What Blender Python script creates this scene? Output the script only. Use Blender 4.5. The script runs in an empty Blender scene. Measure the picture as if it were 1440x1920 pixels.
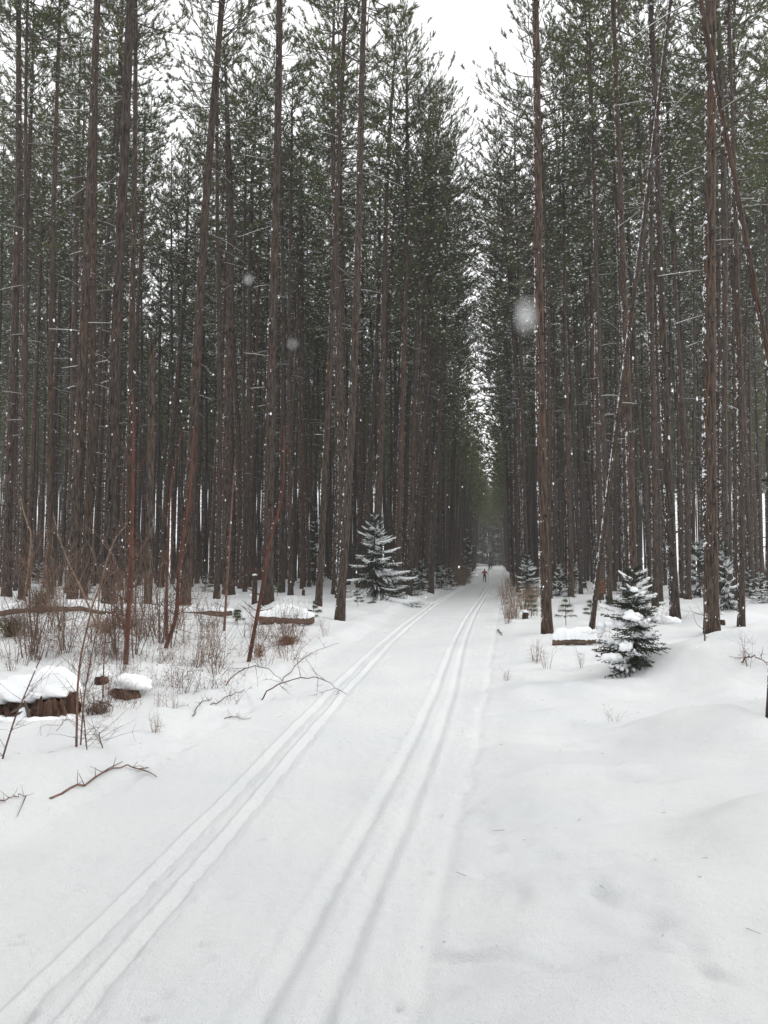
import bpy, math, random
import numpy as np
from mathutils import Vector, Quaternion, Matrix

# ------------------------------------------------------------------ camera, sky, sun, exposure
SC = bpy.context.scene
COL = SC.collection
F_PX, CX, CY, HORIZON, EYE = 1420.0, 720.0, 960.0, 1065.0, 1.55
PITCH = math.atan((HORIZON - CY) / F_PX)
cam_d = bpy.data.cameras.new('camera')
cam = bpy.data.objects.new('camera', cam_d); COL.objects.link(cam)
cam_d.sensor_fit = 'VERTICAL'; cam_d.sensor_height = 36.0
cam_d.lens = 36.0 * F_PX / 1920.0
cam_d.clip_start = 0.05; cam_d.clip_end = 3000
cam.location = (0, 0, EYE); cam.rotation_euler = (math.pi / 2 + PITCH, 0, 0)
SC.camera = cam
cam_d.dof.use_dof = True; cam_d.dof.focus_distance = 14.0; cam_d.dof.aperture_fstop = 6.6      # a small lens: only flakes at arm's length blur

SUN_EL, SUN_AZ = math.radians(33), math.radians(66)      # azimuth from +Y towards +X
world = bpy.data.worlds.new('World'); SC.world = world; world.use_nodes = True
wn = world.node_tree; wn.nodes.clear()
w_out = wn.nodes.new('ShaderNodeOutputWorld'); w_bg = wn.nodes.new('ShaderNodeBackground')
w_sky = wn.nodes.new('ShaderNodeTexSky'); w_sky.sky_type = 'NISHITA'; w_sky.sun_disc = False
w_sky.sun_elevation = SUN_EL; w_sky.sun_rotation = SUN_AZ
w_sky.air_density = 1.0; w_sky.dust_density = 6.0; w_sky.ozone_density = 1.0
w_hs = wn.nodes.new('ShaderNodeHueSaturation'); w_hs.inputs['Saturation'].default_value = 0.10
w_mix = wn.nodes.new('ShaderNodeMix'); w_mix.data_type = 'RGBA'; w_mix.inputs['Factor'].default_value = 0.88
w_mix.inputs['B'].default_value = (12.4, 12.5, 12.6, 1)        # even cloud layer over the clear sky
wn.links.new(w_sky.outputs[0], w_hs.inputs['Color']); wn.links.new(w_hs.outputs[0], w_mix.inputs['A'])
wn.links.new(w_mix.outputs['Result'], w_bg.inputs['Color'])
w_bg.inputs['Strength'].default_value = 0.10
wn.links.new(w_bg.outputs[0], w_out.inputs['Surface'])

sun_d = bpy.data.lights.new('sun', 'SUN'); sun_d.energy = 1.5; sun_d.angle = math.radians(32); sun_d.color = (1, 0.98, 0.95)
sun = bpy.data.objects.new('sun', sun_d); COL.objects.link(sun)
sdir = Vector((math.sin(SUN_AZ) * math.cos(SUN_EL), math.cos(SUN_AZ) * math.cos(SUN_EL), math.sin(SUN_EL)))
sun.location = sdir * 80; sun.rotation_mode = 'QUATERNION'; sun.rotation_quaternion = sdir.to_track_quat('Z', 'Y')

vs = SC.view_settings
vs.view_transform = 'Standard'; vs.look = 'None'; vs.gamma = 1.0; vs.use_curve_mapping = False
vs.exposure = 0.22
SC.cycles.max_bounces = 6; SC.cycles.diffuse_bounces = 3; SC.cycles.glossy_bounces = 2
SC.cycles.transmission_bounces = 3; SC.cycles.transparent_max_bounces = 4; SC.cycles.volume_bounces = 1
SC.cycles.use_denoising = True

# ------------------------------------------------------------------ helpers: noise, meshes, materials
def _h(ix, iy, seed):
    n = (ix.astype(np.int64) * 374761393 + iy.astype(np.int64) * 668265263 + seed * 1442695041) & 0xFFFFFFFF
    n = ((n ^ (n >> 13)) * 1274126177) & 0xFFFFFFFF
    return ((n ^ (n >> 16)) & 0xFFFFFF) / 8388608.0 - 1.0
def noise(x, y, seed=0):
    x = np.asarray(x, float); y = np.asarray(y, float)
    ix = np.floor(x); iy = np.floor(y); fx = x - ix; fy = y - iy
    u = fx ** 3 * (fx * (fx * 6 - 15) + 10); v = fy ** 3 * (fy * (fy * 6 - 15) + 10)
    a = _h(ix, iy, seed); b = _h(ix + 1, iy, seed); c = _h(ix, iy + 1, seed); d = _h(ix + 1, iy + 1, seed)
    return (a * (1 - u) + b * u) * (1 - v) + (c * (1 - u) + d * u) * v
def nrm(v): return v / np.maximum(np.linalg.norm(v, axis=-1, keepdims=True), 1e-9)

class MB:
    """collects triangles and quads; build() links ONE mesh object"""
    def __init__(s): s.V = []; s.F = []; s.n = 0
    def add(s, V, F, m=0):
        V = np.asarray(V, float).reshape(-1, 3)
        for f in (F if isinstance(F, list) else [F]):
            s.F.append((np.asarray(f, np.int64) + s.n, m))
        s.V.append(V); s.n += len(V)
    def tris(s): return sum(len(f) * (f.shape[1] - 2) for f, _ in s.F)
    def mesh(s, name, mats, smooth=True):
        me = bpy.data.meshes.new(name)
        V = np.concatenate(s.V); me.vertices.add(len(V)); me.vertices.foreach_set('co', V.astype(np.float32).ravel())
        nl = sum(f.size for f, _ in s.F); npoly = sum(len(f) for f, _ in s.F)
        me.loops.add(nl); me.polygons.add(npoly)
        me.loops.foreach_set('vertex_index', np.concatenate([f.ravel() for f, _ in s.F]).astype(np.int32))
        sizes = np.concatenate([np.full(len(f), f.shape[1]) for f, _ in s.F])
        me.polygons.foreach_set('loop_start', np.concatenate([[0], np.cumsum(sizes)[:-1]]).astype(np.int32))
        me.polygons.foreach_set('material_index', np.concatenate([np.full(len(f), m) for f, m in s.F]).astype(np.int32))
        me.polygons.foreach_set('use_smooth', np.full(npoly, smooth))
        for m in (mats if isinstance(mats, (list, tuple)) else [mats]): me.materials.append(m)
        me.update(calc_edges=True); me.validate()
        return me
    def build(s, name, mats, parent=None, smooth=True): return link(name, s.mesh(name, mats, smooth), parent)

def link(name, me, parent=None):
    o = bpy.data.objects.new(name, me); COL.objects.link(o)
    if parent is not None: o.parent = parent
    return o
def tag(o, label=None, cat=None, group=None, kind=None):
    if label: o['label'] = label
    if cat: o['category'] = cat
    if group: o['group'] = group
    if kind: o['kind'] = kind
    return o
def empty(name, loc, label, cat, group=None):
    o = bpy.data.objects.new(name, None); COL.objects.link(o); o.location = loc; o.empty_display_size = .2
    return tag(o, label, cat, group)

def tubes(P, R, sides=3, cap=True):
    """P [M,N,3] polylines, R [M,N] radii -> verts, faces"""
    P = np.asarray(P, float); R = np.asarray(R, float)
    if P.ndim == 2: P = P[None]; R = R[None]
    M, N, _ = P.shape
    T = np.gradient(P, axis=1); T = nrm(T)
    ref = np.where(np.abs(T[:, :1, 2:3]) > .8, np.array([0.31, 0.95, 0.03]), np.array([0.05, 0.03, 1.0])); ref = np.broadcast_to(ref, T.shape)
    A = nrm(np.cross(T, ref)); B = np.cross(T, A)
    ang = np.arange(sides) * 2 * math.pi / sides
    ring = P[:, :, None] + R[:, :, None, None] * (A[:, :, None] * np.cos(ang)[None, None, :, None] + B[:, :, None] * np.sin(ang)[None, None, :, None])
    V = ring.reshape(-1, 3)
    m, i, j = np.meshgrid(np.arange(M), np.arange(N - 1), np.arange(sides), indexing='ij')
    b = m * N * sides; j2 = (j + 1) % sides
    Q = np.stack([b + i * sides + j, b + (i + 1) * sides + j, b + (i + 1) * sides + j2, b + i * sides + j2], -1).reshape(-1, 4)
    return V, Q
def blob(c, r, seed=0, nu=10, nv=7, amp=.12, flat=None):
    """irregular rounded lump; flat: fraction of rz below the centre kept (0 = dome)"""
    u = np.arange(nu) * 2 * math.pi / nu; v = np.linspace(0, math.pi, nv)
    U, W = np.meshgrid(u, v, indexing='ij')
    d = np.stack([np.sin(W) * np.cos(U), np.sin(W) * np.sin(U), np.cos(W)], -1)
    k = 1 + amp * (noise(d[..., 0] * 2.1 + seed * 3.7 + d[..., 2] * 1.3, d[..., 1] * 2.1 + d[..., 2] * 1.7, seed) + .5 * noise(d[..., 0] * 5 + seed, d[..., 1] * 5 + d[..., 2] * 4, seed + 5))
    k[:, 0] = k[0, 0]; k[:, -1] = k[0, -1]
    V = d * k[..., None] * np.asarray(r, float)
    if flat is not None: V[..., 2] = np.where(V[..., 2] < 0, V[..., 2] * flat, V[..., 2])
    V = V.reshape(-1, 3) + np.asarray(c, float)
    i, j = np.meshgrid(np.arange(nu), np.arange(nv - 1), indexing='ij'); i2 = (i + 1) % nu
    Q = np.stack([i * nv + j, i * nv + j + 1, i2 * nv + j + 1, i2 * nv + j], -1).reshape(-1, 4)
    return V, Q
_g = (1 + 5 ** .5) / 2
ICO_V = np.array([(-1, _g, 0), (1, _g, 0), (-1, -_g, 0), (1, -_g, 0), (0, -1, _g), (0, 1, _g), (0, -1, -_g), (0, 1, -_g), (_g, 0, -1), (_g, 0, 1), (-_g, 0, -1), (-_g, 0, 1)]) / math.sqrt(1 + _g * _g)
ICO_F = np.array([(0, 11, 5), (0, 5, 1), (0, 1, 7), (0, 7, 10), (0, 10, 11), (1, 5, 9), (5, 11, 4), (11, 10, 2), (10, 7, 6), (7, 1, 8), (3, 9, 4), (3, 4, 2), (3, 2, 6), (3, 6, 8), (3, 8, 9), (4, 9, 5), (2, 4, 11), (6, 2, 10), (8, 6, 7), (9, 8, 1)])
_lr = np.random.default_rng(99)
def lumps(C, R, D=None):
    """many tiny uneven lumps: C [n,3], R [n,3]"""
    C = np.asarray(C); n = len(C); R = np.asarray(R)
    V = C[:, None] + ICO_V[None] * R[:, None] * _lr.uniform(.65, 1.25, (n, 12, 1))
    return V.reshape(-1, 3), (np.arange(n)[:, None, None] * 12 + ICO_F[None]).reshape(-1, 3)

def mat(name):
    m = bpy.data.materials.new(name); m.use_nodes = True; nt = m.node_tree; nt.nodes.clear()
    out = nt.nodes.new('ShaderNodeOutputMaterial'); return m, nt, out
def N(nt, t, **kw):
    n = nt.nodes.new(t)
    for k, v in kw.items():
        if k in n.inputs.keys() if hasattr(n.inputs, 'keys') else False: n.inputs[k].default_value = v
        else: setattr(n, k, v)
    return n
def ramp(nt, stops):
    r = nt.nodes.new('ShaderNodeValToRGB'); e = r.color_ramp.elements
    e[0].position, e[0].color = stops[0][0], (*stops[0][1], 1); e[1].position, e[1].color = stops[-1][0], (*stops[-1][1], 1)
    for p, c in stops[1:-1]:
        x = e.new(p); x.color = (*c, 1)
    return r
def surf_mat(name, stops, scale=(1, 1, 1), nscale=8, detail=4, rough=.85, bump=.0, bdist=.01, coord='Object', rnd=None, translucent=0, spec=.2, patch=None):
    m, nt, out = mat(name); L = nt.links
    tc = N(nt, 'ShaderNodeTexCoord'); mp = N(nt, 'ShaderNodeMapping'); mp.inputs['Scale'].default_value = scale
    L.new(tc.outputs[coord], mp.inputs['Vector'])
    no = N(nt, 'ShaderNodeTexNoise'); no.inputs['Scale'].default_value = nscale; no.inputs['Detail'].default_value = detail; no.inputs['Roughness'].default_value = .65
    L.new(mp.outputs[0], no.inputs['Vector'])
    r = ramp(nt, stops); L.new(no.outputs['Fac'], r.inputs['Fac']); colour = r.outputs['Color']
    if rnd:
        oi = N(nt, 'ShaderNodeObjectInfo'); r2 = ramp(nt, rnd); L.new(oi.outputs['Random'], r2.inputs['Fac'])
        mx = N(nt, 'ShaderNodeMix', data_type='RGBA', blend_type='MULTIPLY'); mx.inputs['Factor'].default_value = 1
        L.new(colour, mx.inputs['A']); L.new(r2.outputs['Color'], mx.inputs['B']); colour = mx.outputs['Result']
    if patch:
        n2 = N(nt, 'ShaderNodeTexNoise'); n2.inputs['Scale'].default_value = patch[0]; n2.inputs['Detail'].default_value = 5; m2 = N(nt, 'ShaderNodeMapping'); m2.inputs['Scale'].default_value = (1, 1, .35); L.new(tc.outputs[coord], m2.inputs['Vector']); L.new(m2.outputs[0], n2.inputs['Vector'])
        r3 = ramp(nt, [(.52, (0, 0, 0)), (.68, (1, 1, 1))]); L.new(n2.outputs['Fac'], r3.inputs['Fac']); mx = N(nt, 'ShaderNodeMix', data_type='RGBA', blend_type='MULTIPLY'); L.new(r3.outputs[0], mx.inputs['Factor']); L.new(colour, mx.inputs['A']); mx.inputs['B'].default_value = (*patch[1], 1); colour = mx.outputs['Result']
    p = N(nt, 'ShaderNodeBsdfPrincipled'); p.inputs['Roughness'].default_value = rough; p.inputs['Specular IOR Level'].default_value = spec
    L.new(colour, p.inputs['Base Color'])
    if bump:
        b = N(nt, 'ShaderNodeBump'); b.inputs['Strength'].default_value = bump; b.inputs['Distance'].default_value = bdist
        L.new(no.outputs['Fac'], b.inputs['Height']); L.new(b.outputs[0], p.inputs['Normal'])
    if translucent:
        t = N(nt, 'ShaderNodeBsdfTranslucent'); L.new(colour, t.inputs['Color'])
        ms = N(nt, 'ShaderNodeMixShader'); ms.inputs[0].default_value = translucent
        L.new(p.outputs[0], ms.inputs[1]); L.new(t.outputs[0], ms.inputs[2]); L.new(ms.outputs[0], out.inputs['Surface'])
    else: L.new(p.outputs[0], out.inputs['Surface'])
    return m

def snow_ground():
    m, nt, out = mat('snow_ground'); L = nt.links
    tc = N(nt, 'ShaderNodeTexCoord')
    n1 = N(nt, 'ShaderNodeTexNoise'); n1.inputs['Scale'].default_value = 120; n1.inputs['Detail'].default_value = 4; n1.inputs['Roughness'].default_value = .75
    n2 = N(nt, 'ShaderNodeTexNoise'); n2.inputs['Scale'].default_value = 14; n2.inputs['Detail'].default_value = 5
    n3 = N(nt, 'ShaderNodeTexNoise'); n3.inputs['Scale'].default_value = .8; n3.inputs['Detail'].default_value = 2
    for n in (n1, n2, n3): L.new(tc.outputs['Object'], n.inputs['Vector'])
    r = ramp(nt, [(.3, (.80, .82, .835)), (.7, (.87, .875, .875))]); L.new(n3.outputs['Fac'], r.inputs['Fac'])
    p = N(nt, 'ShaderNodeBsdfPrincipled'); p.inputs['Roughness'].default_value = .7; p.inputs['Specular IOR Level'].default_value = .2
    L.new(r.outputs[0], p.inputs['Base Color'])
    b1 = N(nt, 'ShaderNodeBump'); b1.inputs['Strength'].default_value = .6; b1.inputs['Distance'].default_value = .035
    b2 = N(nt, 'ShaderNodeBump'); b2.inputs['Strength'].default_value = 1.0; b2.inputs['Distance'].default_value = .020
    L.new(n2.outputs['Fac'], b1.inputs['Height']); L.new(n1.outputs['Fac'], b2.inputs['Height'])
    L.new(b1.outputs[0], b2.inputs['Normal']); L.new(b2.outputs[0], p.inputs['Normal'])
    L.new(p.outputs[0], out.inputs['Surface'])
    return m
M_SNOWG = snow_ground()
M_SNOW = surf_mat('snow', [(.3, (.80, .82, .84)), (.7, (.87, .875, .88))], nscale=30, rough=.7, bump=.4, bdist=.01)
TINT = [(0, (.72, .73, .74)), (.35, (1.05, 1.03, 1.0)), (.6, (.9, .86, .82)), (1, (1.18, 1.04, .93))]
M_BARK = surf_mat('pine_bark', [(.37, (.009, .007, .006)), (.47, (.047, .036, .030)), (.60, (.094, .073, .062)), (.8, (.165, .132, .112))], scale=(1, 1, .16), nscale=26, detail=6, rough=.92, bump=1.0, bdist=.03, rnd=TINT, patch=(1.4, (1.22, 1.02, .88)))
M_KNOT = surf_mat('knot_wood', [(.3, (.018, .013, .011)), (.7, (.05, .036, .03))], nscale=20)
M_LIMB = surf_mat('limb_bark', [(.3, (.045, .035, .030)), (.7, (.12, .095, .082))], nscale=14)
M_NEEDLE = surf_mat('pine_needle', [(.3, (.042, .054, .016)), (.5, (.082, .100, .032)), (.75, (.138, .152, .056))], nscale=2.2, detail=3, rough=.6, translucent=.30, rnd=[(0, (.85, .95, .9)), (1, (1.15, 1.05, 1.0))])
M_SPRUCE = surf_mat('spruce_needle', [(.3, (.014, .026, .016)), (.7, (.036, .056, .032))], nscale=3, rough=.6, translucent=.12)
M_WPINE = surf_mat('white_pine_needle', [(.3, (.06, .09, .045)), (.7, (.11, .14, .075))], nscale=5, rough=.6, translucent=.2)
M_TWIG = surf_mat('twig_bark', [(.3, (.070, .046, .036)), (.7, (.18, .122, .094))], nscale=9, rnd=[(0, (.75, .85, .9)), (1, (1.2, .95, .85))])
M_TWIGL = surf_mat('pale_twig_bark', [(.3, (.13, .085, .06)), (.7, (.26, .18, .13))], nscale=9)
M_RED = surf_mat('sapling_bark', [(.3, (.040, .018, .013)), (.7, (.120, .050, .034))], nscale=12, scale=(1, 1, .4))
M_STUMP = surf_mat('stump_bark', [(.36, (.012, .008, .007)), (.5, (.070, .038, .026)), (.72, (.17, .10, .068))], scale=(1, 1, .15), nscale=22, detail=6, bump=1, bdist=.03)
M_LOG = surf_mat('log_bark', [(.3, (.06, .04, .03)), (.7, (.20, .13, .095))], scale=(.2, 1, 1), nscale=20, bump=.7, bdist=.02)
M_CUT = surf_mat('cut_wood', [(.3, (.25, .13, .06)), (.7, (.40, .23, .12))], nscale=12)
M_LEAF = surf_mat('dry_leaf', [(.3, (.20, .07, .022)), (.7, (.36, .15, .05))], nscale=9, rough=.8, translucent=.3)
M_FERN = surf_mat('dead_fern', [(.3, (.11, .055, .035)), (.7, (.24, .135, .085))], nscale=9)
M_DEADN = surf_mat('dead_needle', [(.3, (.045, .036, .018)), (.7, (.11, .085, .042))], nscale=4)

# ------------------------------------------------------------------ the terrain
def curve(tab):
    tab = np.array(tab, float); ly = np.log(tab[:, 0]); g = np.linspace(math.log(.6), math.log(600), 900)
    y = np.exp(g); v = np.interp(y, tab[:, 0], tab[:, 1])
    lo = y < tab[0, 0]; v[lo] = tab[0, 1] + (y[lo] - tab[0, 0]) * (tab[1, 1] - tab[0, 1]) / (tab[1, 0] - tab[0, 0])
    hi = y > tab[-1, 0]; v[hi] = tab[-1, 1] + (y[hi] - tab[-1, 0]) * .139
    k = np.exp(-.5 * (np.arange(-45, 46) / 18.) ** 2); k /= k.sum()
    r = (v - .139 * y); r = np.convolve(np.pad(r, 45, mode='edge'), k, 'valid')
    v = r + .139 * y
    return lambda q: np.where(np.asarray(q) < .6, v[0] + (np.asarray(q) - .6) * .12, np.interp(q, y, v))
EDGE_L = curve([(1.5, -2.6), (2.6, -2.4), (4.1, -2.1), (5.9, -1.78), (8.6, -1.36), (14.7, -.72), (29, 1.0), (50, 3.9), (76, 7.6), (155, 19.2), (300, 39.5)])
EDGE_R = curve([(1.5, -.1), (2.6, .09), (4.1, .375), (5.9, .68), (8.6, 1.14), (14.7, 2.1), (29, 4.4), (50, 7.8), (76, 12.0), (155, 24), (300, 44.5)])
TR_L = curve([(1.5, -1.27), (2.57, -1.19), (4.73, -.975), (10.2, -.52), (16.3, .09), (25.9, 1.25), (40, 3.2), (76, 8.7), (155, 20.6), (300, 41)])
TR_R = curve([(1.5, -.56), (2.57, -.353), (5.06, .07), (6.57, .32), (9.37, .73), (16.3, 1.6), (25.9, 2.99), (48.9, 6.6), (76, 10.7), (155, 22.5), (300, 43)])
_py = np.array([-300, 0, 55, 76, 97, 125, 155, 220, 300, 500, 900.]); _pz = np.array([0, 0, 0, -.03, -.38, 0, .75, 1.9, 3.2, 4.5, 5.])
_gy = np.linspace(-300, 900, 2401); _gz = np.convolve(np.pad(np.interp(_gy, _py, _pz), 12, mode='edge'), np.ones(25) / 25, 'valid')

def sstep(x, a, b):
    t = np.clip((x - a) / (b - a), 0, 1); return t * t * (3 - 2 * t)
MOUNDS = []      # (x, y, rx, ry, h)
DENTS = []       # (x, y, rx, ry, rot, depth)
def ground(x, y, fine=True):
    x = np.asarray(x, float); y = np.asarray(y, float)
    eL, eR = EDGE_L(y), EDGE_R(y); off = np.maximum(eL - x, x - eR)           # >0 outside the groomed strip
    side = np.where(x < (eL + eR) / 2, -1, 1)
    z = np.interp(y, _gy, _gz) * (1 - .65 * sstep(np.abs(off), 12, 60))
    o = np.maximum(off, 0)
    left = .15 * sstep(o, 0, .6) + .14 * sstep(o, 1.0, 5) + .12 * sstep(o, 5, 14)
    right = .06 * sstep(o, .0, .5) + .10 * sstep(o, .8, 4) + .08 * sstep(o, 5, 14)
    z = z + np.where(side < 0, left, right)
    w = sstep(off, -.1, 1.2)
    z = z + w * (.075 * noise(x * .55, y * .55, 1) + .055 * noise(x * 1.25, y * 1.1, 2) * sstep(o, .2, 2))
    z = z + sstep(o, 3, 14) * (.16 * noise(x * .16, y * .16, 3) + .05 * noise(x * .7, y * .7, 4))
    for mx, my, rx, ry, h in MOUNDS:
        d2 = ((x - mx) / rx) ** 2 + ((y - my) / ry) ** 2
        z = z + h * np.exp(-(d2 * (1 + .40 * noise(x * 1.3 / rx + mx, y * 1.3 / ry, 7))) ** 1.7)
    if fine:
        near = sstep(-y, -60, -25)
        # soft wind ripples across the verge, and lumps in the loose snow
        z = z + near * w * (.024 * noise(x * 1.0 + 7, y * 3.2, 11) + .020 * noise(x * 2.2, y * 2.9, 12) + .009 * noise(x * 6, y * 7, 13) + .003 * noise(x * 19, y * 21, 18))
        vr = np.exp(-((x - eR - .55) / .55) ** 2)
        z = z + near * vr * (.030 * noise(x * 1.3, y * 5.0, 14) + .016 * noise(x * 4, y * 8, 15))
        vl = np.exp(-((x - eL + .45) / .5) ** 2)
        z = z + near * vl * (.030 * noise(x * 2.6, y * 2.9, 16) + .012 * noise(x * 6, y * 6, 17))
        ins = 1 - sstep(off, -.25, .1)
        z = z + near * ins * (.010 * noise(x * 2.6, y * .7, 21) + .004 * noise(x * 9, y * 2.2, 22) + .0032 * noise(x * 26, y * 22, 23))
        # compacted step at the right-hand edge of the groomed strip
        z = z - near * .016 * np.exp(-((x - eR + .02 + .03 * noise(y * 2.3, y * 0, 24)) / .045) ** 2)
        # ski ruts: a crisp pair and a half-filled pair
        fade = (1 - .35 * sstep(y, 30, 80)) * (1 + .8 * sstep(y, 12, 40))
        jag = .006 * noise(y * 9, y * 0, 31) + .003 * noise(y * 31, y * 0, 32)
        for s in (-.105, .105):
            u = x - TR_L(y) - s
            z = z + fade * np.interp(u + jag * np.where(u > 0, 1.5, .25), [-.086, -.080, -.058, -.052, .016, .030, .085], [0, .001, .014, .014, -.020, -.012, 0])
        mid = np.exp(-((x - TR_L(y)) / .05) ** 2)
        z = z + near * mid * .007 * np.maximum(noise(x * 24, y * 9, 33), 0)
        for s in (-.108, .108):
            d = np.abs(x - TR_R(y) - s - .006 * noise(y * 1.7, y * 0, 34))
            z = z - fade * (.021 * np.exp(-(d / .038) ** 2) - .005 * np.exp(-((d - .08) / .03) ** 2))
        for dx, dy, rx, ry, rot, dep in DENTS:
            k = (np.abs(x - dx) < 4 * max(rx, ry)) & (np.abs(y - dy) < 4 * max(rx, ry))
            if not np.any(k): continue
            c, s = math.cos(rot), math.sin(rot); u = ((x - dx) * c + (y - dy) * s) / rx; v = (-(x - dx) * s + (y - dy) * c) / ry
            q = (u * u + v * v) * (1 + .6 * noise(x / rx * .8 + dx * 7, y / ry * .8, 41)); q = np.where(k, q, 99)
            z = z - dep * np.exp(-q ** 1.6) + dep * .16 * np.exp(-((np.sqrt(q) - 1.5) / .4) ** 2)
    return z

CAM_Z = EYE
def ray(px, py):
    x = (px - CX) / F_PX; yv = -(py - CY) / F_PX
    c, s = math.cos(PITCH), math.sin(PITCH)
    return np.array([x, c - yv * s, s + yv * c])
def at_y(px, py, Y):
    d = ray(px, py); t = Y / d[1]; return np.array([d[0] * t, Y, CAM_Z + d[2] * t])
_T = np.concatenate([np.linspace(1, 40, 1600), np.geomspace(40, 400, 800)[1:]])
def on_ground(px, py):
    d = ray(px, py); g = CAM_Z + d[2] * _T - ground(d[0] * _T, d[1] * _T, False)
    i = np.argmax(g < 0) if np.any(g < 0) else len(_T) - 1
    a = g[i - 1] / (g[i - 1] - g[i] + 1e-9) if i > 0 else 0
    t = _T[i - 1] + (_T[i] - _T[i - 1]) * min(max(a, 0), 1)
    p = d * t; return np.array([p[0], p[1], float(ground(p[0], p[1]))])
def project(p):
    v = np.asarray(p) - np.array([0, 0, CAM_Z]); c, s = math.cos(PITCH), math.sin(PITCH)
    zc = v[1] * c + v[2] * s; yc = -v[1] * s + v[2] * c
    return CX + F_PX * v[0] / zc, CY - F_PX * yc / zc, zc
def GZ(x, y): return float(ground(x, y))

MOUNDS += [(5.0, 10.3, 1.7, 1.05, .46), (2.75, 6.9, .60, .50, .18), (2.35, 4.3, .62, .5, .17), (1.2, 3.6, .5, .25, .05), (.95, 2.9, .22, .16, .045), (1.5, 9.2, .5, .4, .06), (3.6, 8.6, .7, .35, .09), (6.4, 10.6, 1.2, 1.0, .16),
           (-3.0, 24.5, 1.3, 1.5, .36), (-1.3, 23.6, 1.0, .8, .10), (-.2, 33, 1.8, 2.2, .30), (-4.6, 12, 1.2, .9, .16),
           (-3.2, 9.8, .7, .6, .12), (-3.9, 6.3, .7, .5, .10), (-2.6, 5.0, .55, .5, .07), (2.6, 9.6, .8, .5, .07),
           (-5.4, 17.5, 1.5, 1.2, .18), (8.5, 20, 1.6, 1.4, .22), (-9, 21, 2.2, 1.6, .22)]
def px_dent(px, py, wpx, hpx, dep, rot=0):
    p = on_ground(px, py); k = p[1] / F_PX
    DENTS.append((p[0], p[1], max(wpx * k / 2, .02), max(hpx * k / 2 * p[1] / EYE, .03), rot, dep))
rd = random.Random(5)
for a in ((140, 1605, 46, 15, .022), (175, 1612, 30, 9, .014), (133, 1665, 34, 12, .018), (385, 1798, 36, 16, .022), (300, 1865, 40, 14, .014),
          (252, 1590, 16, 6, .010), (690, 1408, 30, 7, .014), (607, 1442, 38, 8, .013), (545, 1515, 26, 7, .013), (612, 1497, 22, 7, .010),
          (40, 1895, 46, 24, .022), (360, 1483, 34, 5, .010), (745, 1405, 22, 5, .010), (530, 1575, 22, 12, .008), (360, 1690, 14, 6, .008),
          (873, 1520, 20, 9, .022), (905, 1555, 40, 14, .024), (925, 1600, 44, 12, .020), (1135, 1680, 34, 14, .032), (1105, 1672, 40, 10, .02),
          (1215, 1740, 60, 14, .022), (1330, 1830, 44, 18, .024), (1240, 1535, 44, 10, .022), (820, 1860, 90, 30, .014), (1275, 1408, 10, 12, .018),
          (1010, 1640, 90, 14, .014), (1280, 1790, 90, 12, .014), (880, 1358, 36, 6, .016), (890, 1378, 30, 5, .014), (905, 1330, 30, 5, .012)):
    px_dent(*a[:4], min(a[4] * 1.1, .015), 0)
for i in range(16):                                           # kick marks between the left ruts
    yy = 3.2 + i * .62 + rd.uniform(-.2, .2)
    DENTS.append((float(TR_L(yy)) + rd.uniform(-.06, .16), yy, rd.uniform(.015, .03), rd.uniform(.03, .06), 0, rd.uniform(.006, .012)))
for i in range(60):                                           # sparse foot and pole marks on and beside the trail
    yy = 3 + 26 * rd.random() ** 1.5; e0, e1 = float(EDGE_L(yy)), float(EDGE_R(yy))
    xx = rd.choice([rd.uniform(e0, e1), e0 - abs(rd.gauss(0, .35)), e1 + abs(rd.gauss(0, .5))])
    DENTS.append((xx, yy, rd.uniform(.02, .07), rd.uniform(.03, .10), rd.uniform(-.5, .5), rd.uniform(.006, .018)))
for i in range(14):                                           # a line of old footprints along the left verge
    yy = 5.4 + i * .42; DENTS.append((float(EDGE_L(yy)) - .16 + (.08 if i % 2 else -.08), yy, .07, .14, -.15, .028))
for i in range(9):                                            # the long drag mark on the right
    t = i / 8; p = on_ground(800 + 230 * t, 1782 + 26 * t + 6 * math.sin(9 * t)); DENTS.append((p[0], p[1], .06, .04, 0, .015))

for xb, yb in ((12, 1118), (134, 1139), (203, 1143), (346, 1142), (429, 1115), (503, 1128), (597, 1131), (637, 1160), (1026, 1185), (1108, 1180), (1190, 1150), (1390, 1172), (1466, 1345)):
    p = on_ground(xb, yb); DENTS.append((p[0], p[1], .30, .30, 0, .06))        # wells melted round the near trunks
for i in range(46):                                           # pole holes along the ruts
    yy = 2.7 + 22 * rd.random() ** 1.4; c = rd.choice([float(TR_L(yy)) - rd.uniform(.28, .42), float(TR_L(yy)) + rd.uniform(.28, .42), float(TR_R(yy)) + rd.uniform(.28, .45)]); DENTS.append((c, yy, .017, .022, 0, .022))
for i in range(13):                                           # snow shoe sized holes leading off from the trail edge
    t = i / 12; p = on_ground(868 + 480 * t, 1515 + 330 * t ** 1.15); DENTS.append((p[0] + rd.uniform(-.05, .05), p[1] + rd.uniform(-.05, .05), rd.uniform(.05, .09), rd.uniform(.05, .09), rd.uniform(-.6, .6), rd.uniform(.010, .020)))
for i in range(26):                                           # sloughed lumps and hollows along the right verge
    yy = 5.5 + 9 * rd.random(); DENTS.append((float(EDGE_R(yy)) + rd.uniform(.1, 1.3), yy, rd.uniform(.12, .30), rd.uniform(.05, .11), rd.uniform(-.3, .3), rd.uniform(.012, .028) * rd.choice([1, 1, -.8])))
ys = [1.2]
while ys[-1] < 12: ys.append(ys[-1] * 1.0055)
while ys[-1] < 600: ys.append(ys[-1] * 1.016)
ys = np.array([-400, -200, -100, -50, -30, -18, -12, -8, -5, -3, -1.5, -.5, .2, .7] + ys)
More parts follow.
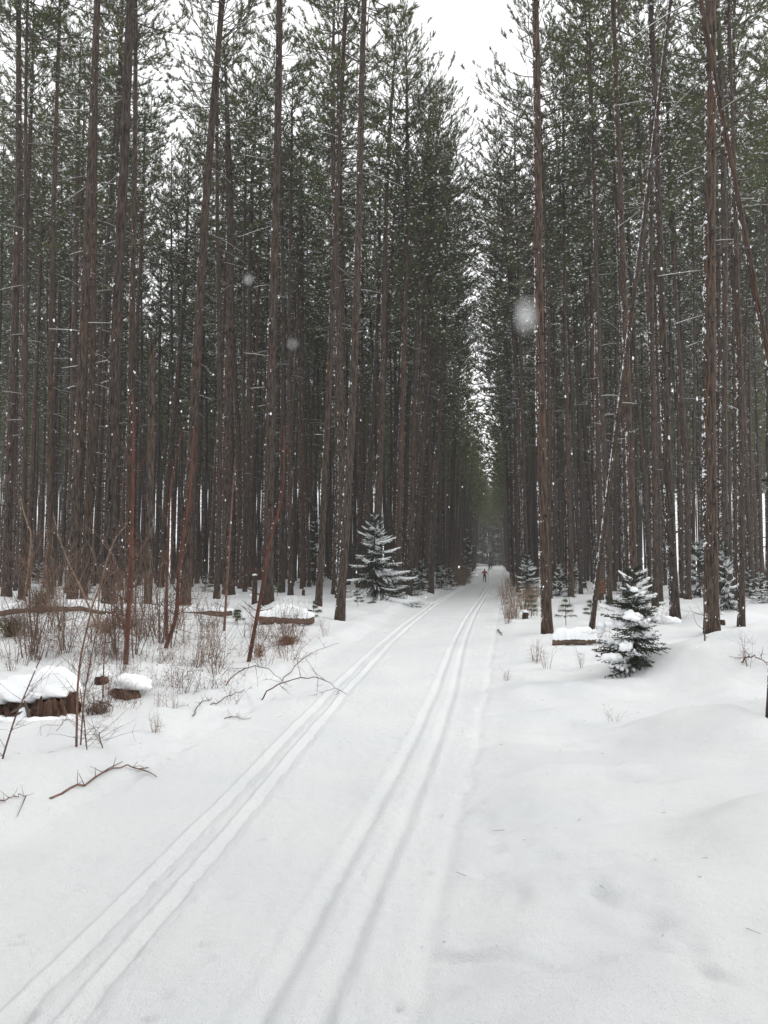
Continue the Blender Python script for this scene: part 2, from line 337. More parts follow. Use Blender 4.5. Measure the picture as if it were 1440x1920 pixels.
def seg(a, b, n): return [(a, b, k / n) for k in range(n)]
def grid_x(y):
    eL, eR, tl, tr = EDGE_L(y), EDGE_R(y), TR_L(y), TR_R(y); o = np.ones_like(y)
    wd = np.clip((tr - tl) * .5 - .02, .1, .26)
    g = 6 * (np.geomspace(1, 60, 70)) ; far_l = [eL - v for v in g[::-1]]; far_r = [eR + v for v in g]
    cols = far_l[:-1]
    def lin(a, b, n):
        for k in range(n): cols.append(a + (b - a) * k / n)
    lin(eL - 6, eL - 1.2, 62); lin(eL - 1.2, eL, 40); lin(eL, tl - wd, 26); lin(tl - wd, tl + wd, 58); lin(tl + wd, tr - wd, 14)
    lin(tr - wd, tr + wd, 52); lin(tr + wd, eR - .12, 16); lin(eR - .12, eR + .12, 12); lin(eR + .12, eR + 1.4, 44); lin(eR + 1.4, eR + 6, 62)
    cols += far_r
    return np.stack(cols, 1)
GX = grid_x(ys); GY = np.broadcast_to(ys[:, None], GX.shape); GZZ = ground(GX, GY)
nr, nc = GX.shape
ii, jj = np.meshgrid(np.arange(nr - 1), np.arange(nc - 1), indexing='ij'); b0 = ii * nc + jj
mb = MB(); mb.add(np.stack([GX, GY, GZZ], -1).reshape(-1, 3), np.stack([b0, b0 + 1, b0 + nc + 1, b0 + nc], -1).reshape(-1, 4))
tag(mb.build('snowy_ground', M_SNOWG), 'snow covered forest floor and groomed ski trail with parallel ruts', 'ground', kind='structure')
TRI = {'ground': mb.tris()}

# ------------------------------------------------------------------ pine trees
H0, D0, CB0 = 26.0, .34, 14.5
def trunk_axis(rng):
    a, b, p = rng.uniform(-.22, .22), rng.uniform(-.18, .18), rng.uniform(0, 6)
    return lambda z: np.stack([a * np.sin(z * .22 + p) - a * math.sin(p), b * np.sin(z * .19 + p * 1.7) - b * math.sin(p * 1.7), z], -1)
def trunk_r(z):
    return D0 / 2 * (1.0 - .60 * (z / H0) ** 1.0) * np.where(z > 21, np.clip((H0 - z) / (H0 - 21), .06, 1) ** .6, 1) * (1 + .28 * np.exp(-np.maximum(z, 0) / .35))
def make_trunk(seed):
    rng = np.random.default_rng(seed); ax = trunk_axis(rng)
    zz = np.concatenate([[-.5, -.1, .1, .3, .6], np.linspace(1, H0, 40)]); n = 12
    c = ax(zz); r = trunk_r(zz); an = np.arange(n) * 2 * math.pi / n
    k = 1 + .07 * noise(np.cos(an)[None] * 2 + zz[:, None] * 1.1, np.sin(an)[None] * 2 + zz[:, None] * .9, seed)
    R = r[:, None] * k
    V = np.stack([c[:, None, 0] + R * np.cos(an), c[:, None, 1] + R * np.sin(an), np.broadcast_to(zz[:, None], R.shape)], -1).reshape(-1, 3)
    i, j = np.meshgrid(np.arange(len(zz) - 1), np.arange(n), indexing='ij'); j2 = (j + 1) % n
    m = MB(); m.add(V, np.stack([i * n + j, i * n + j2, (i + 1) * n + j2, (i + 1) * n + j], -1).reshape(-1, 4), 0)
    P, Rr = [], []                                           # branch stubs and scars in whorls
    z = 1.6
    while z < 16:
        for q in range(rng.integers(2, 5)):
            a = rng.uniform(0, 2 * math.pi); zq = z + rng.uniform(-.06, .06); rr = float(trunk_r(np.array(zq))); cc = ax(np.array(zq))
            d = np.array([math.cos(a), math.sin(a), rng.uniform(-.1, .3)]); ln = rng.uniform(.02, .06) if rng.random() < .7 else rng.uniform(.08, .22)
            p0 = cc + d * rr * .8; P.append([p0, p0 + d * (rr * .2 + ln * .5), p0 + d * (rr * .2 + ln)]); s = rng.uniform(.014, .026); Rr.append([s * 1.5, s, s * .55])
        z += rng.uniform(.33, .55)
    V, Q = tubes(P, Rr, 4); m.add(V, Q, 1)
    return m.mesh('trunk', [M_BARK, M_KNOT]), ax
def make_crust(seed, ax, heavy=1.0):
    rng = np.random.default_rng(seed + 50); n = int(520 * heavy)
    z = rng.uniform(.15, 17.5, n); z = z + .12 * np.sin(z * 9); a = math.pi + rng.normal(0, .28, n) + .10
    a = np.where(rng.random(n) < .10, math.pi + rng.normal(0, .9, n), a)
    dens = noise(z * .8, z * 0 + seed, 3); keep = dens > -.55; z, a = z[keep], a[keep]; n = len(z)
    r = trunk_r(z); c = ax(z); s = rng.gamma(2.0, .0038, n) + .0042
    C = c + np.stack([np.cos(a) * (r + s * .25), np.sin(a) * (r + s * .25), z * 0], -1)
    R = np.stack([s * .9, s * 1.1, s * rng.uniform(.8, 1.7, n)], -1)
    m = MB(); V, F = lumps(C, R); m.add(V, F); return m.mesh('snow_crust', M_SNOW)

def needles(rng, P, D, k=10, ln=(.11, .19), w=(.013, .020), spread=.72, back=.14, up=.22):
    """tufts: P [n,3] tips, D [n,3] directions -> single triangles"""
    n = len(P); base = np.repeat(P, k, 0); d = np.repeat(D, k, 0)
    base = base - d * rng.uniform(0, back, (n * k, 1))
    dd = nrm(d * .85 + rng.normal(0, spread * .62, (n * k, 3)) + np.array([0, 0, up]))
    side = nrm(np.cross(dd, rng.normal(0, 1, (n * k, 3)))) * rng.uniform(*w, (n * k, 1)) * .5
    tip = base + dd * rng.uniform(*ln, (n * k, 1))
    V = np.stack([base - side, base + side, tip], 1).reshape(-1, 3)
    return V, np.arange(n * k * 3).reshape(-1, 3)

def make_crown(seed, cb=CB0, top=H0, lmax=2.35, dense=1.0, wide=1.0):
    rng = np.random.default_rng(seed + 900); ax = trunk_axis(np.random.default_rng(1))
    main, mr, sec, sr, tp, td = [], [], [], [], [], []
    z = cb
    while z < top - .25:
        f = (z - cb) / (top - cb)
        for q in range(rng.integers(3, 6)):
            a = rng.uniform(0, 2 * math.pi); prof = (.55 + 1.8 * f) if f < .25 else 1 - ((f - .25) / .75) ** 1.9 * .80
            L = lmax * wide * prof * rng.uniform(.62, 1.2); e = math.radians(-8 + 50 * f + rng.uniform(-10, 10)); zq = z + rng.uniform(-.12, .12)
            h = np.array([math.cos(a), math.sin(a), 0]); t = np.linspace(0, 1, 6)[:, None]; cv = rng.uniform(.05, .30)
            pts = np.array([0, 0, zq]) + h * L * t * math.cos(e) + np.array([0, 0, 1]) * (L * t * math.sin(e) + L * cv * t ** 2 - .06 * L * np.sin(t * 3.1)) + np.array([-h[1], h[0], 0]) * L * rng.uniform(-.12, .12) * t ** 2
            main.append(pts); mr.append(np.linspace(.010 + .008 * L, .005, 6))
            for s in range(int((2.2 + 2.5 * L) * dense)):
                tt = rng.uniform(.28, 1.0); i = min(int(tt * 5), 4); p = pts[i] + (pts[i + 1] - pts[i]) * (tt * 5 - i)
                d0 = nrm(pts[i + 1] - pts[i]); sg = rng.choice([-1, 1]); an = rng.uniform(.4, 1.05) * sg
                d = np.array([d0[0] * math.cos(an) - d0[1] * math.sin(an), d0[0] * math.sin(an) + d0[1] * math.cos(an), d0[2] + rng.uniform(-.1, .45)]); d = nrm(d)
                l2 = (.16 + .42 * L * (1.05 - tt)) * rng.uniform(.5, 1.1); end = p + d * l2 + np.array([0, 0, .10 * l2])
                sec.append([p, p + d * l2 * .55, end]); sr.append([.008, .006, .004])
                dd = nrm(d + np.array([0, 0, .55]))
                tp.append(end); td.append(dd)
                if l2 > .3: tp.append(p + d * l2 * .62); td.append(dd)
                if l2 > .55: tp.append(p + d * l2 * .3); td.append(dd)
            tp.append(pts[-1]); td.append(nrm(pts[-1] - pts[-2]))
        z += rng.uniform(.36, .56)
    tp.append(np.array([0, 0, top])); td.append(np.array([0, 0, 1.]))
    dead, dr, dsn = [], [], []
    z = 5.0
    while z < cb + .8:                                       # bare snowy limbs under the crown
        for q in range(rng.integers(0, 4)):
            a = rng.uniform(0, 2 * math.pi); L = rng.uniform(.2, .4 + .10 * z) * .8; e = rng.uniform(-.22, .28); t = np.linspace(0, 1, 4)[:, None]
            h = np.array([math.cos(a), math.sin(a), 0]); w = np.array([-h[1], h[0], 0])
            pts = np.array([0, 0, z + rng.uniform(-.15, .15)]) + h * L * t + np.array([0, 0, 1]) * (L * t * e - .12 * L * t ** 2) + w * rng.uniform(-.2, .2) * L * t ** 2
            dead.append(pts); dr.append(np.linspace(.013, .004, 4))
            if rng.random() < .18: dsn.append(pts + np.array([0, 0, .010]))
            for s in range(rng.integers(0, 3)):
                p = pts[rng.integers(1, 3)]; d = nrm(h + w * rng.uniform(-1, 1) + np.array([0, 0, rng.uniform(-.3, .3)])); l2 = L * rng.uniform(.2, .5)
                dead.append(np.array([p, p + d * l2 * .33, p + d * l2 * .66 + [0, 0, .02], p + d * l2])); dr.append(np.linspace(.006, .0025, 4))
        z += rng.uniform(.35, .6)
    m = MB(); V, Q = tubes(main, mr, 3); m.add(V, Q, 0); V, Q = tubes(sec, sr, 3); m.add(V, Q, 0); V, Q = tubes(dead, dr, 3); m.add(V, Q, 0)
    if dsn: V, Q = tubes(dsn, np.broadcast_to([.008, .007, .005, .003], (len(dsn), 4)), 3); m.add(V, Q, 2)
    tp, td = np.array(tp), np.array(td)
    V, Fc = needles(rng, tp, td, k=14, ln=(.12, .20), w=(.019, .031), spread=.85, back=.20, up=.30); m.add(V, Fc, 1)
    k = rng.random(len(tp)) < .42; s = rng.uniform(.018, .055, (k.sum(), 1))
    V, Fc = lumps(tp[k] + [0, 0, .03] - td[k] * .05, s * np.array([1.4, 1.4, .6])); m.add(V, Fc, 2)
    return m.mesh('crown', [M_LIMB, M_NEEDLE, M_SNOW], smooth=False), m.tris(), len(tp)

TRUNKS = [make_trunk(s) for s in (11, 12, 13, 14, 15, 16)]
CRUSTS = [make_crust(s, t[1]) for s, t in zip((11, 12, 13, 14, 15, 16), TRUNKS)]
HEAVY = [make_crust(s, t[1], 1.8) for s, t in zip((11, 12, 13, 14, 15, 16), TRUNKS)]
CROWNS = []
for s, cb, lm, de in ((1, 15.8, 2.6, .95), (2, 17.2, 2.4, 1.0), (3, 15.2, 2.8, .9), (4, 16.6, 2.9, .9), (5, 17.6, 2.5, 1.0), (6, 15.4, 2.3, .95), (7, 13.8, 3.2, .8), (8, 13.0, 3.5, .8), (9, 19.0, 2.6, 1.0)):
    c = make_crown(s, cb, H0, lm, de); CROWNS.append(c[0]); TRI['crown%d' % s] = c[1]
rt = random.Random(77)
TREES = []                                                   # (x, y) of every pine
N_PINE = [0]
def pine(x, y, z, label, group, height=23., dia=.30, axis=None, crown=None, heavy=False, has_crown=True, trunk=None, crust=None):
    e = empty('pine_tree', (x, y, z), label, 'tree', group); e.rotation_mode = 'QUATERNION'
    if axis is not None: e.rotation_quaternion = Vector((0, 0, 1)).rotation_difference(Vector(axis))
    k = rt.randrange(len(TRUNKS)) if trunk is None else trunk
    sc, sd = height / H0, dia / D0
    t = link('trunk', TRUNKS[k][0], e); t.scale = (sd, sd, sc)
    s = link('snow_crust', crust or (HEAVY if heavy else CRUSTS)[k], e); s.scale = (sd, sd, sc); s['kind'] = 'stuff'
    if has_crown:
        c = link('crown', CROWNS[rt.randrange(6) if crown is None else crown], e); sw = sc * rt.uniform(.9, 1.1)
        c.scale = (sw, sw, sc); c.rotation_euler = (0, 0, rt.uniform(0, 6.28))
    TREES.append((x, y)); N_PINE[0] += 1
    return e
def hero(xb, yb, x0, w, label, height=23., y0=0, group='pines named one by one', Y=None, **kw):
    p = on_ground(xb, yb); height *= 1.14
    if Y: p = at_y(xb, yb, Y); p[2] = GZ(p[0], p[1])
    q = at_y(x0, y0, p[1]); a = q - p; a /= np.linalg.norm(a)
    return pine(p[0], p[1], p[2] - .03, label, group, height, w * p[1] / F_PX, a, **kw)

HEROES = [
 (12, 1118, 30, 17, 'straight grey pine behind the end of the fallen log', 24),
 (39, 1125, 58, 10, 'slim pine beside the brown brush pile near the fallen log', 22),
 (93, 1126, 112, 12, 'slim straight pine with bare reddish trunk beyond the brush pile', 23),
 (134, 1139, 184, 20, 'stout pine of a close pair just behind the long fallen log', 24),
 (156, 1131, 191, 13, 'thinner pine of a close pair just behind the long fallen log', 23),
 (203, 1143, 238, 24, 'thick grey pine rising right behind the long fallen log', 25),
 (242, 1136, 251, 14, 'dark pine close behind the tall reddish sapling', 22),
 (346, 1142, 420, 20, 'pine leaning towards the trail behind the forked reddish saplings', 25),
 (429, 1115, 418, 22, 'thick pine with knotty trunk behind the slender brown sapling', 24),
 (503, 1128, 515, 20, 'thick knotty pine behind the bent dark sapling and short log', 25),
 (545, 1117, 548, 10, 'slim pine beside a very short stub beyond the short log', 22),
 (597, 1131, 650, 13, 'pine with mossy foot standing behind the trailside pine', 24),
 (637, 1160, 692, 17, 'trailside pine with bare foot on the snow bank', 25),
 (706, 1106, 760, 12, 'leaning pine rising behind the big bushy spruce', 24),
 (757, 1100, 800, 11, 'leaning pine with a white snow line beside the big bushy spruce', 24),
 (792, 1090, 812, 9, 'slim pine among low spruces beyond the big bushy spruce', 23),
 (808, 1112, 848, 11, 'dark leaning pine at the trail edge amid low snowy spruces', 24),
 (1026, 1185, 990, 20, 'pine with thick flared foot beside the ski trail', 24),
 (964, 1100, 915, 8, 'inner pine of a dark pair leaning over the trail bend', 23),
 (972, 1111, 935, 9, 'outer pine of a dark pair leaning over the trail bend', 23),
 (1130, 1113, 1095, 12, 'pine beside the small orange leaved beech', 23),
 (1190, 1150, 1152, 15, 'mossy based pine right behind the snow laden spruce sapling', 24),
 (1237, 1127, 1196, 12, 'snow plastered pine between the spruce sapling and a thick pine', 24),
 (1267, 1179, 1207, 18, 'dark pine beside the spruce sapling bough, snow mound in front', 24),
 (1336, 1197, 1310, 26, 'thickest pine with an orange bark patch behind the snow mound', 26),
 (1390, 1172, 1372, 13, 'pine with a narrow foot beside the dark snow covered spruce', 23),
 (1466, 1345, 1490, 46, 'big pine standing beside the snow mound with dark bark', 25),
]
SHORTS = ['the pine at the end of the fallen log', 'the slim pine by the brush pile', 'the bare reddish trunked pine', 'the stout pine of the close pair', 'the thinner pine of the close pair', 'the thick grey pine', 'the tallest reddish sapling', 'the pine leaning towards the trail', 'the thick pine with knotty trunk', 'the bent dark sapling', 'the slim pine near the very short stub', 'the pine with mossy foot', 'the trailside pine on the bank', 'the big bushy spruce', 'the leaning pine with white snow line', 'the slim pine among low spruces', 'the dark leaning pine at the trail', 'the flared trailside pine', 'the inner leaning pine at the bend', 'the outer leaning pine at the bend', 'the small orange beech', 'the snow laden spruce sapling', 'the snow plastered pine', 'the dark pine by the mound', 'the thickest pine', 'the narrow footed pine', 'the big pine beside the mound']
LANDMARK = sorted([(h[0], n) for h, n in zip(HEROES, SHORTS)] + [(1108, 'the slender white plastered leaning pine')])
for h in HEROES:
    hero(*h[:5], height=h[5], heavy=h[0] > 900, crown=8 if h[0] < 560 or h[0] == 1336 else None, Y={1336: 16.6, 1267: 19.4}.get(h[0]))
lean = hero(1108, 1180, 1246, 10, 'slender pine leaning far over, its whole side plastered white', 24, heavy=True, crown=5, trunk=2, crust=make_crust(13, TRUNKS[2][1], 4.0))
lean2 = hero(1540, 1180, 1305, 13, 'pine tilted the other way, crossing behind the thickest pine', 22, heavy=True)

def snag():
    p = on_ground(277, 1143); q = at_y(286, 643, p[1]); e = empty('broken_snag', p, 'dead broken snag with a jagged top among the pines', 'tree')
    a = q - p; h = np.linalg.norm(a); rng = np.random.default_rng(4); n = 10; zz = np.linspace(-.3, 1, 22); an = np.arange(n) * 2 * math.pi / n
    R = (.115 - .03 * zz[:, None]) * (1 + .08 * rng.normal(size=(22, n)))
    Z = np.broadcast_to((zz * h)[:, None], R.shape).copy(); Z[-1] += rng.uniform(-.55, .35, n); Z[-2] += rng.uniform(-.2, .1, n); R[-1] *= .5
    V = np.stack([R * np.cos(an) + a[0] * zz[:, None], R * np.sin(an) + a[1] * zz[:, None], Z], -1).reshape(-1, 3)
    i, j = np.meshgrid(np.arange(21), np.arange(n), indexing='ij'); j2 = (j + 1) % n
    m = MB(); m.add(V, np.stack([i * n + j, i * n + j2, (i + 1) * n + j2, (i + 1) * n + j], -1).reshape(-1, 4)); m.build('trunk', M_BARK, e)
    TREES.append((p[0], p[1]))
snag()

GAPS = [(262, 318, 40), (562, 600, 40)]                       # openings in the canopy: pixel range, out to which distance
def allowed(x, y, zone):
    eL, eR = float(EDGE_L(y)), float(EDGE_R(y))
    off = max(eL - x, x - eR); left = x < (eL + eR) / 2
    if off < (.9 if left else 1.2): return False
    px = CX + F_PX * x / y
    if left:
        if y < 27 + 2.5 * math.sin(x): return False
        if y < 31 and off < 3.5: return False
        for a, b, far in GAPS:
            if a - 700 / y < px < b + 700 / y and y < far: return False
    else:
        if y < 22: return False
        if y < 30 and off < 3.0: return False
    return True
SIDE = {True: ('straight pine deep in the stand behind the fallen log and stumps', 'pines of the stand behind the fallen log'),
        False: ('straight pine deep in the stand behind the snow laden spruce sapling', 'pines of the stand behind the spruce sapling')}
cand = []
sp = 2.75
for r in range(0, 106):
    for c in range(-60, 90):
        x = c * sp + rt.uniform(-.75, .75) + (r % 2) * .9; y = 18 + r * sp + rt.uniform(-.8, .8)
        cand.append((x, y, rt.random()))
for k in range(70):                                          # outer rows along the trail
    for sd in (-1, 1):
        y = 36 + k * 2.9 + rt.uniform(-.9, .9); o = rt.uniform(.95, 1.8); cand.append((float(EDGE_L(y)) - o if sd < 0 else float(EDGE_R(y)) + o + .3, y, 1))
cand.sort(key=lambda t: t[1])
far_list = []
for x, y, u in cand:
    px = CX + F_PX * x / y; vis = -60 < px < 1500
    eL, eR = float(EDGE_L(y)), float(EDGE_R(y)); left = x < (eL + eR) / 2
    if not vis or u < .10: continue
    if y > 190 and not (max(eL - x, x - eR) < (14 if y < 232 else 24)): continue
    if y < 232 and not allowed(x, y, 0): continue                 # beyond, the trail bends away between the pines
    if min((x - a) ** 2 + (y - b) ** 2 for a, b in TREES) < 1.45 ** 2: continue
    if N_PINE[0] < 286:
        lb, gp = SIDE[left]; z = GZ(x, y); dia = rt.triangular(.16, .40, .25)
        near = min(LANDMARK, key=lambda t: abs(t[0] - px) + (500 if (t[0] < 900) != left else 0))[1]
        lb = '%s pine %s behind %s' % ('slim' if dia < .24 else ('stout' if dia > .29 else 'straight'), 'a few rows' if y < 48 else 'deep in the stand', near)
        edge = max(eL - x, x - eR) < 2.4 and y > 33; an = np.array([rt.gauss(0, .026) + (rt.uniform(.015, .055) * (1 if left else -1) if edge else 0), rt.gauss(0, .022), 1]); an /= np.linalg.norm(an)
        pine(x, y, z - .03, lb, gp, rt.uniform(25.5, 30) if y < 62 else rt.uniform(23.5, 28), dia, an, heavy=(not left and y < 60), crown=rt.choice((6, 7)) if edge else None)
    else:
        off = max(eL - x, x - eR)
        if y > 150 and off > 22: continue
        far_list.append((x, y)); TREES.append((x, y))
print('pines', N_PINE[0], 'last y', TREES[-1], 'far', len(far_list))

def far_stand():
    rng = np.random.default_rng(8); n = len(far_list); B = np.array([(x, y, GZ(x, y)) for x, y in far_list]); m = MB()
    h = rng.uniform(23, 28, n); lean_ = rng.normal(0, .02, (n, 2)); offs = np.array([max(float(EDGE_L(y)) - x, x - float(EDGE_R(y))) for x, y in far_list]); lean_[:, 0] += np.where(offs < 2.4, rng.uniform(.015, .055, n) * np.where(B[:, 0] < EDGE_L(B[:, 1]), 1, -1), 0); wide = np.where(offs < 2.4, 3.5, 2.6)[:, None]; t = np.array([-.02, .25, .5, .75, 1.0])
    P = np.stack([B[:, None, 0] + lean_[:, None, 0] * h[:, None] * t, B[:, None, 1] + lean_[:, None, 1] * h[:, None] * t, B[:, None, 2] + h[:, None] * t], -1)
    R = rng.uniform(.10, .17, n)[:, None] * np.array([1.1, .9, .72, .42, .06]); V, Q = tubes(P, R, 5); m.add(V, Q, 0)
    K = 125; cb = h * np.where(offs < 2.4, rng.uniform(.44, .54, n), rng.uniform(.56, .68, n)); f = rng.random((n, K)) ** 1.15; z = cb[:, None] + f * (h - cb)[:, None]
    prof = np.where(f < .25, .55 + 1.8 * f, 1 - (np.maximum(f - .25, 0) / .75) ** 1.9 * .82); a = rng.uniform(0, 6.283, (n, K)); rr = wide * prof * np.sqrt(rng.random((n, K)))
    tp = np.stack([B[:, 0:1] + lean_[:, 0:1] * z + rr * np.cos(a), B[:, 1:2] + lean_[:, 1:2] * z + rr * np.sin(a), B[:, 2:3] + z + .25 * rr], -1).reshape(-1, 3)
    d = np.stack([np.cos(a), np.sin(a), np.full_like(a, .35)], -1).reshape(-1, 3)
    V, Fc = needles(rng, tp, nrm(d), k=4, ln=(.4, .75), w=(.12, .20), spread=.8, back=.3); m.add(V, Fc, 1)
    nd = 14; z = rng.uniform(.25, .58, (n, nd)) * h[:, None]; a = rng.uniform(0, 6.283, (n, nd)); L = rng.uniform(.3, 1.3, (n, nd))
    b = np.stack([B[:, 0:1] + 0 * z, B[:, 1:2] + 0 * z, B[:, 2:3] + z], -1); e = b + np.stack([np.cos(a) * L, np.sin(a) * L, -.05 * L], -1)
    V, Q = tubes(np.stack([b, e], 2).reshape(-1, 2, 3), np.broadcast_to([.02, .008], (n * nd, 2)), 3); m.add(V, Q, 2)
    o = m.build('distant_pine_stand', [M_BARK, M_NEEDLE, M_LIMB], smooth=False); TRI['far'] = m.tris()
    tag(o, 'far off mass of pines fading into the snowy air', 'forest', kind='stuff')
far_stand()

# ------------------------------------------------------------------ spruces and seedlings
def make_spruce(seed, h, rad, whorl=.16, density=1.0, snow=1.0, droop=.25, lean=(0, 0), bare_top=.12, needle_w=.012, fine=True, fat=1.0):
    rng = np.random.default_rng(seed); br, brr, tw, twr, npnt, ndir, sn, snr = [], [], [], [], [], [], [], []
    z = .06 * h
    while z < h * .985:
        f = z / h; nb = max(3, int(rng.integers(5, 8) * density)) if f < 1 - bare_top else rng.integers(3, 5)
        for q in range(nb):
            a = rng.uniform(0, 6.283); L = rad * (1 - f) ** .8 * rng.uniform(.42, 1.2) + .03 * h
            L *= 1 + .28 * math.cos(a - seed * 1.3 - 2.5 * f) * (1 - f); hd = np.array([math.cos(a), math.sin(a), 0.]); e = (.05 - .55 * droop + .75 * f ** 1.6) + rng.uniform(-.12, .12)
            t = np.linspace(0, 1, 5)[:, None]
            pts = np.array([lean[0] * z, lean[1] * z, z + rng.uniform(-.3, .3) * whorl]) + hd * L * t + np.array([0, 0, 1]) * (L * e * t - droop * L * t * (1 - t) * .4 + .10 * L * t ** 2)
            br.append(pts); brr.append(np.linspace(.005 + .006 * L, .003, 5)); load = rng.random() < snow
            nt = max(3, int((4 + L * (14 if fine else 7))))
            for s in range(nt):
                tt = (s + .5 + rng.uniform(-.3, .3)) / nt; i = min(int(tt * 4), 3); p = pts[i] + (pts[i + 1] - pts[i]) * (tt * 4 - i); d0 = nrm(pts[i + 1] - pts[i])
                sg = 1 if s % 2 else -1; an = sg * rng.uniform(.6, 1.0); l2 = (.09 + .34 * L * (1.05 - tt)) * rng.uniform(.6, 1.1)
                d = nrm(np.array([d0[0] * math.cos(an) - d0[1] * math.sin(an), d0[0] * math.sin(an) + d0[1] * math.cos(an), d0[2] - .18 + rng.uniform(-.12, .12)]))
                tw.append([p, p + d * l2 * .5, p + d * l2 - [0, 0, .03 * l2]]); twr.append([.004, .003, .002])
                st = max(2, int(l2 / (.028 if fine else .055)))
                for k in range(st):
                    npnt.append(p + d * l2 * (k + .7) / st); ndir.append(d)
                if load and rng.random() < .8: sn.append([p, p + d * l2 * .35, p + d * l2 * .7, p + d * l2 * 1.02]); snr.append((.010 + .055 * l2) * fat * rng.uniform(.7, 1.25))
            for k in range(6): npnt.append(pts[0] + (pts[-1] - pts[0]) * (k + 1) / 6 + [0, 0, 0]); ndir.append(nrm(pts[-1] - pts[0]))
            if load: sn.append(pts[[1, 2, 3, 4]]); snr.append((.016 + .035 * L) * fat)
        z += whorl * rng.uniform(.7, 1.2) * (1 - .35 * f)
    tz = np.linspace(-.12, 1, 8) * h
    trunk = MB(); V, Q = tubes(np.stack([lean[0] * tz, lean[1] * tz, tz], -1), np.linspace(.012 + .011 * h, .004, 8), 7); trunk.add(V, Q)
    m = MB(); V, Q = tubes(br, brr, 3); m.add(V, Q, 0); V, Q = tubes(tw, twr, 3); m.add(V, Q, 0)
    npnt, ndir = np.array(npnt), np.array(ndir)
    V, Fc = needles(rng, npnt, ndir, k=7 if fine else 5, ln=(.018, .034) if fine else (.04, .075), w=(needle_w * .6, needle_w), spread=.95, back=.02, up=.1); m.add(V, Fc, 1)
    s = MB(); sn, snr = np.array(sn), np.array(snr)
    V, Q = tubes(sn + np.array([0, 0, 1.]) * snr[:, None, None] * .55, snr[:, None] * np.array([.5, 1.0, .95, .15]) * rng.uniform(.75, 1.2, (len(snr), 4)), 6); s.add(V, Q)
    return trunk.mesh('trunk', M_LIMB), m.mesh('crown', [M_LIMB, M_SPRUCE], smooth=False), s.mesh('snow_load', M_SNOW), m.tris() + s.tris()
SPR = {}
def spruce_kind(k, *a, **kw):
    r = make_spruce(*a, **kw); SPR[k] = r[:3]; TRI['spruce_' + k] = r[3]
spruce_kind('bush', 3, 4.0, 2.1, whorl=.17, density=1.4, snow=.30, droop=.66, fine=False, needle_w=.030, bare_top=.1)
spruce_kind('small', 5, 1.9, .75, whorl=.15, density=1.0, snow=.30, droop=.42, fine=False, needle_w=.020)
spruce_kind('small2', 9, 1.5, .62, whorl=.14, density=.9, snow=.42, droop=.36, fine=False, needle_w=.020)
spruce_kind('tall', 12, 7.5, 1.5, whorl=.34, density=1.0, snow=.30, droop=.5, fine=False, needle_w=.045)
def spruce(kind, px, py, h_px, label, wide=1.0, zrot=None, y=None):
    p = on_ground(px, py)
    if y: p = np.array([(px - CX) / F_PX * y, y, 0]); p[2] = GZ(p[0], p[1])
    h = h_px * p[1] / F_PX; base = {'bush': 4.0, 'small': 1.9, 'small2': 1.5, 'tall': 7.5}[kind]
    e = empty('spruce_tree', (p[0], p[1], p[2] - .02), label, 'tree', 'young spruces under the pines'); s = h / base
    e.rotation_euler = (0, 0, rt.uniform(0, 6.28) if zrot is None else zrot); e.scale = (s * wide, s * wide, s)
    for nme, me in zip(('trunk', 'crown', 'snow_load'), SPR[kind]):
        o = link(nme, me, e)
        if nme == 'snow_load': o['kind'] = 'stuff'
    TREES.append((p[0], p[1])); return e
for a in (('bush', 702, 1117, 155, 'big bushy spruce with snowy boughs on the bank by the trail', 1.0),
          ('small', 737, 1121, 58, 'low snowy spruce at the foot of the big bushy spruce'),
          ('small2', 775, 1116, 52, 'low spruce between the big bushy spruce and the dark leaning pine'),
          ('small', 792, 1108, 62, 'upright young spruce in the row of low trailside spruces'),
          ('small2', 828, 1104, 44, 'spreading low spruce at the trail edge past the dark leaning pine', 1.5),
          ('small', 846, 1099, 38, 'last low spruce of the trailside row before the pale brush'),
          ('tall', 590, 1098, 150, 'narrow dark spruce in shade between pine trunks', .8),
          ('bush', 990, 1120, 82, 'dark rounded spruce between the leaning pair and the flared pine', .8),
          ('small2', 1050, 1118, 62, 'thin snowy spruce beside the flared pine', .8),
          ('small2', 1078, 1112, 66, 'frosted spruce behind the brown leaved sapling', .9),
          ('bush', 1362, 1143, 130, 'dark snow covered spruce close to the narrow footed pine', .45),
          ('small2', 1313, 1120, 108, 'pale snowy spruce half hidden by the thickest pine', .85),
          ('small2', 1428, 1132, 58, 'small snowy spruce far behind the mound'),
          ('small', 1405, 1122, 56, 'tiny far spruce next to the small snowy one'),
          ('small2', 72, 1094, 44, 'low dark spruce seen between slim pines beyond the brush pile', 1.1),
          ('small2', 168, 1112, 26, 'snow blotched spruce seedling behind the thick grey pine'),
          ('small', 385, 1108, 34, 'low green spruce between the slender brown sapling and leaning pine', 1.2)):
    spruce(*a[:5], wide=a[5] if len(a) > 5 else 1.0)
for px, y, hp, wd, lb in ((876, 112, 95, .9, 'snowy spruce at the trail bend beside the skier in red'), (878, 150, 100, 1.0, 'tall spruce where the trail narrows beyond the skiers'),
                          (962, 175, 110, 1.0, 'far spruce across the trail from the second skier'), (884, 205, 130, 1.0, 'hazy spruce at the end of the trail corridor'), (922, 250, 110, 1.5, 'hazy wide spruce closing the trail corridor'),
                          (872, 95, 60, 1.0, 'short spruce beside the pale brush at the bend'), (962, 215, 120, 1.2, 'hazy spruce crowding the far trail end'), (905, 246, 100, 1.3, 'hazy dark spruce where the trail bends out of sight'), (938, 252, 105, 1.3, 'hazy pale spruce behind the trail bend'), (895, 262, 115, 1.5, 'hazy outermost spruce behind the trail bend')):
    spruce('tall', px, 0, hp, lb, wd, y=y)

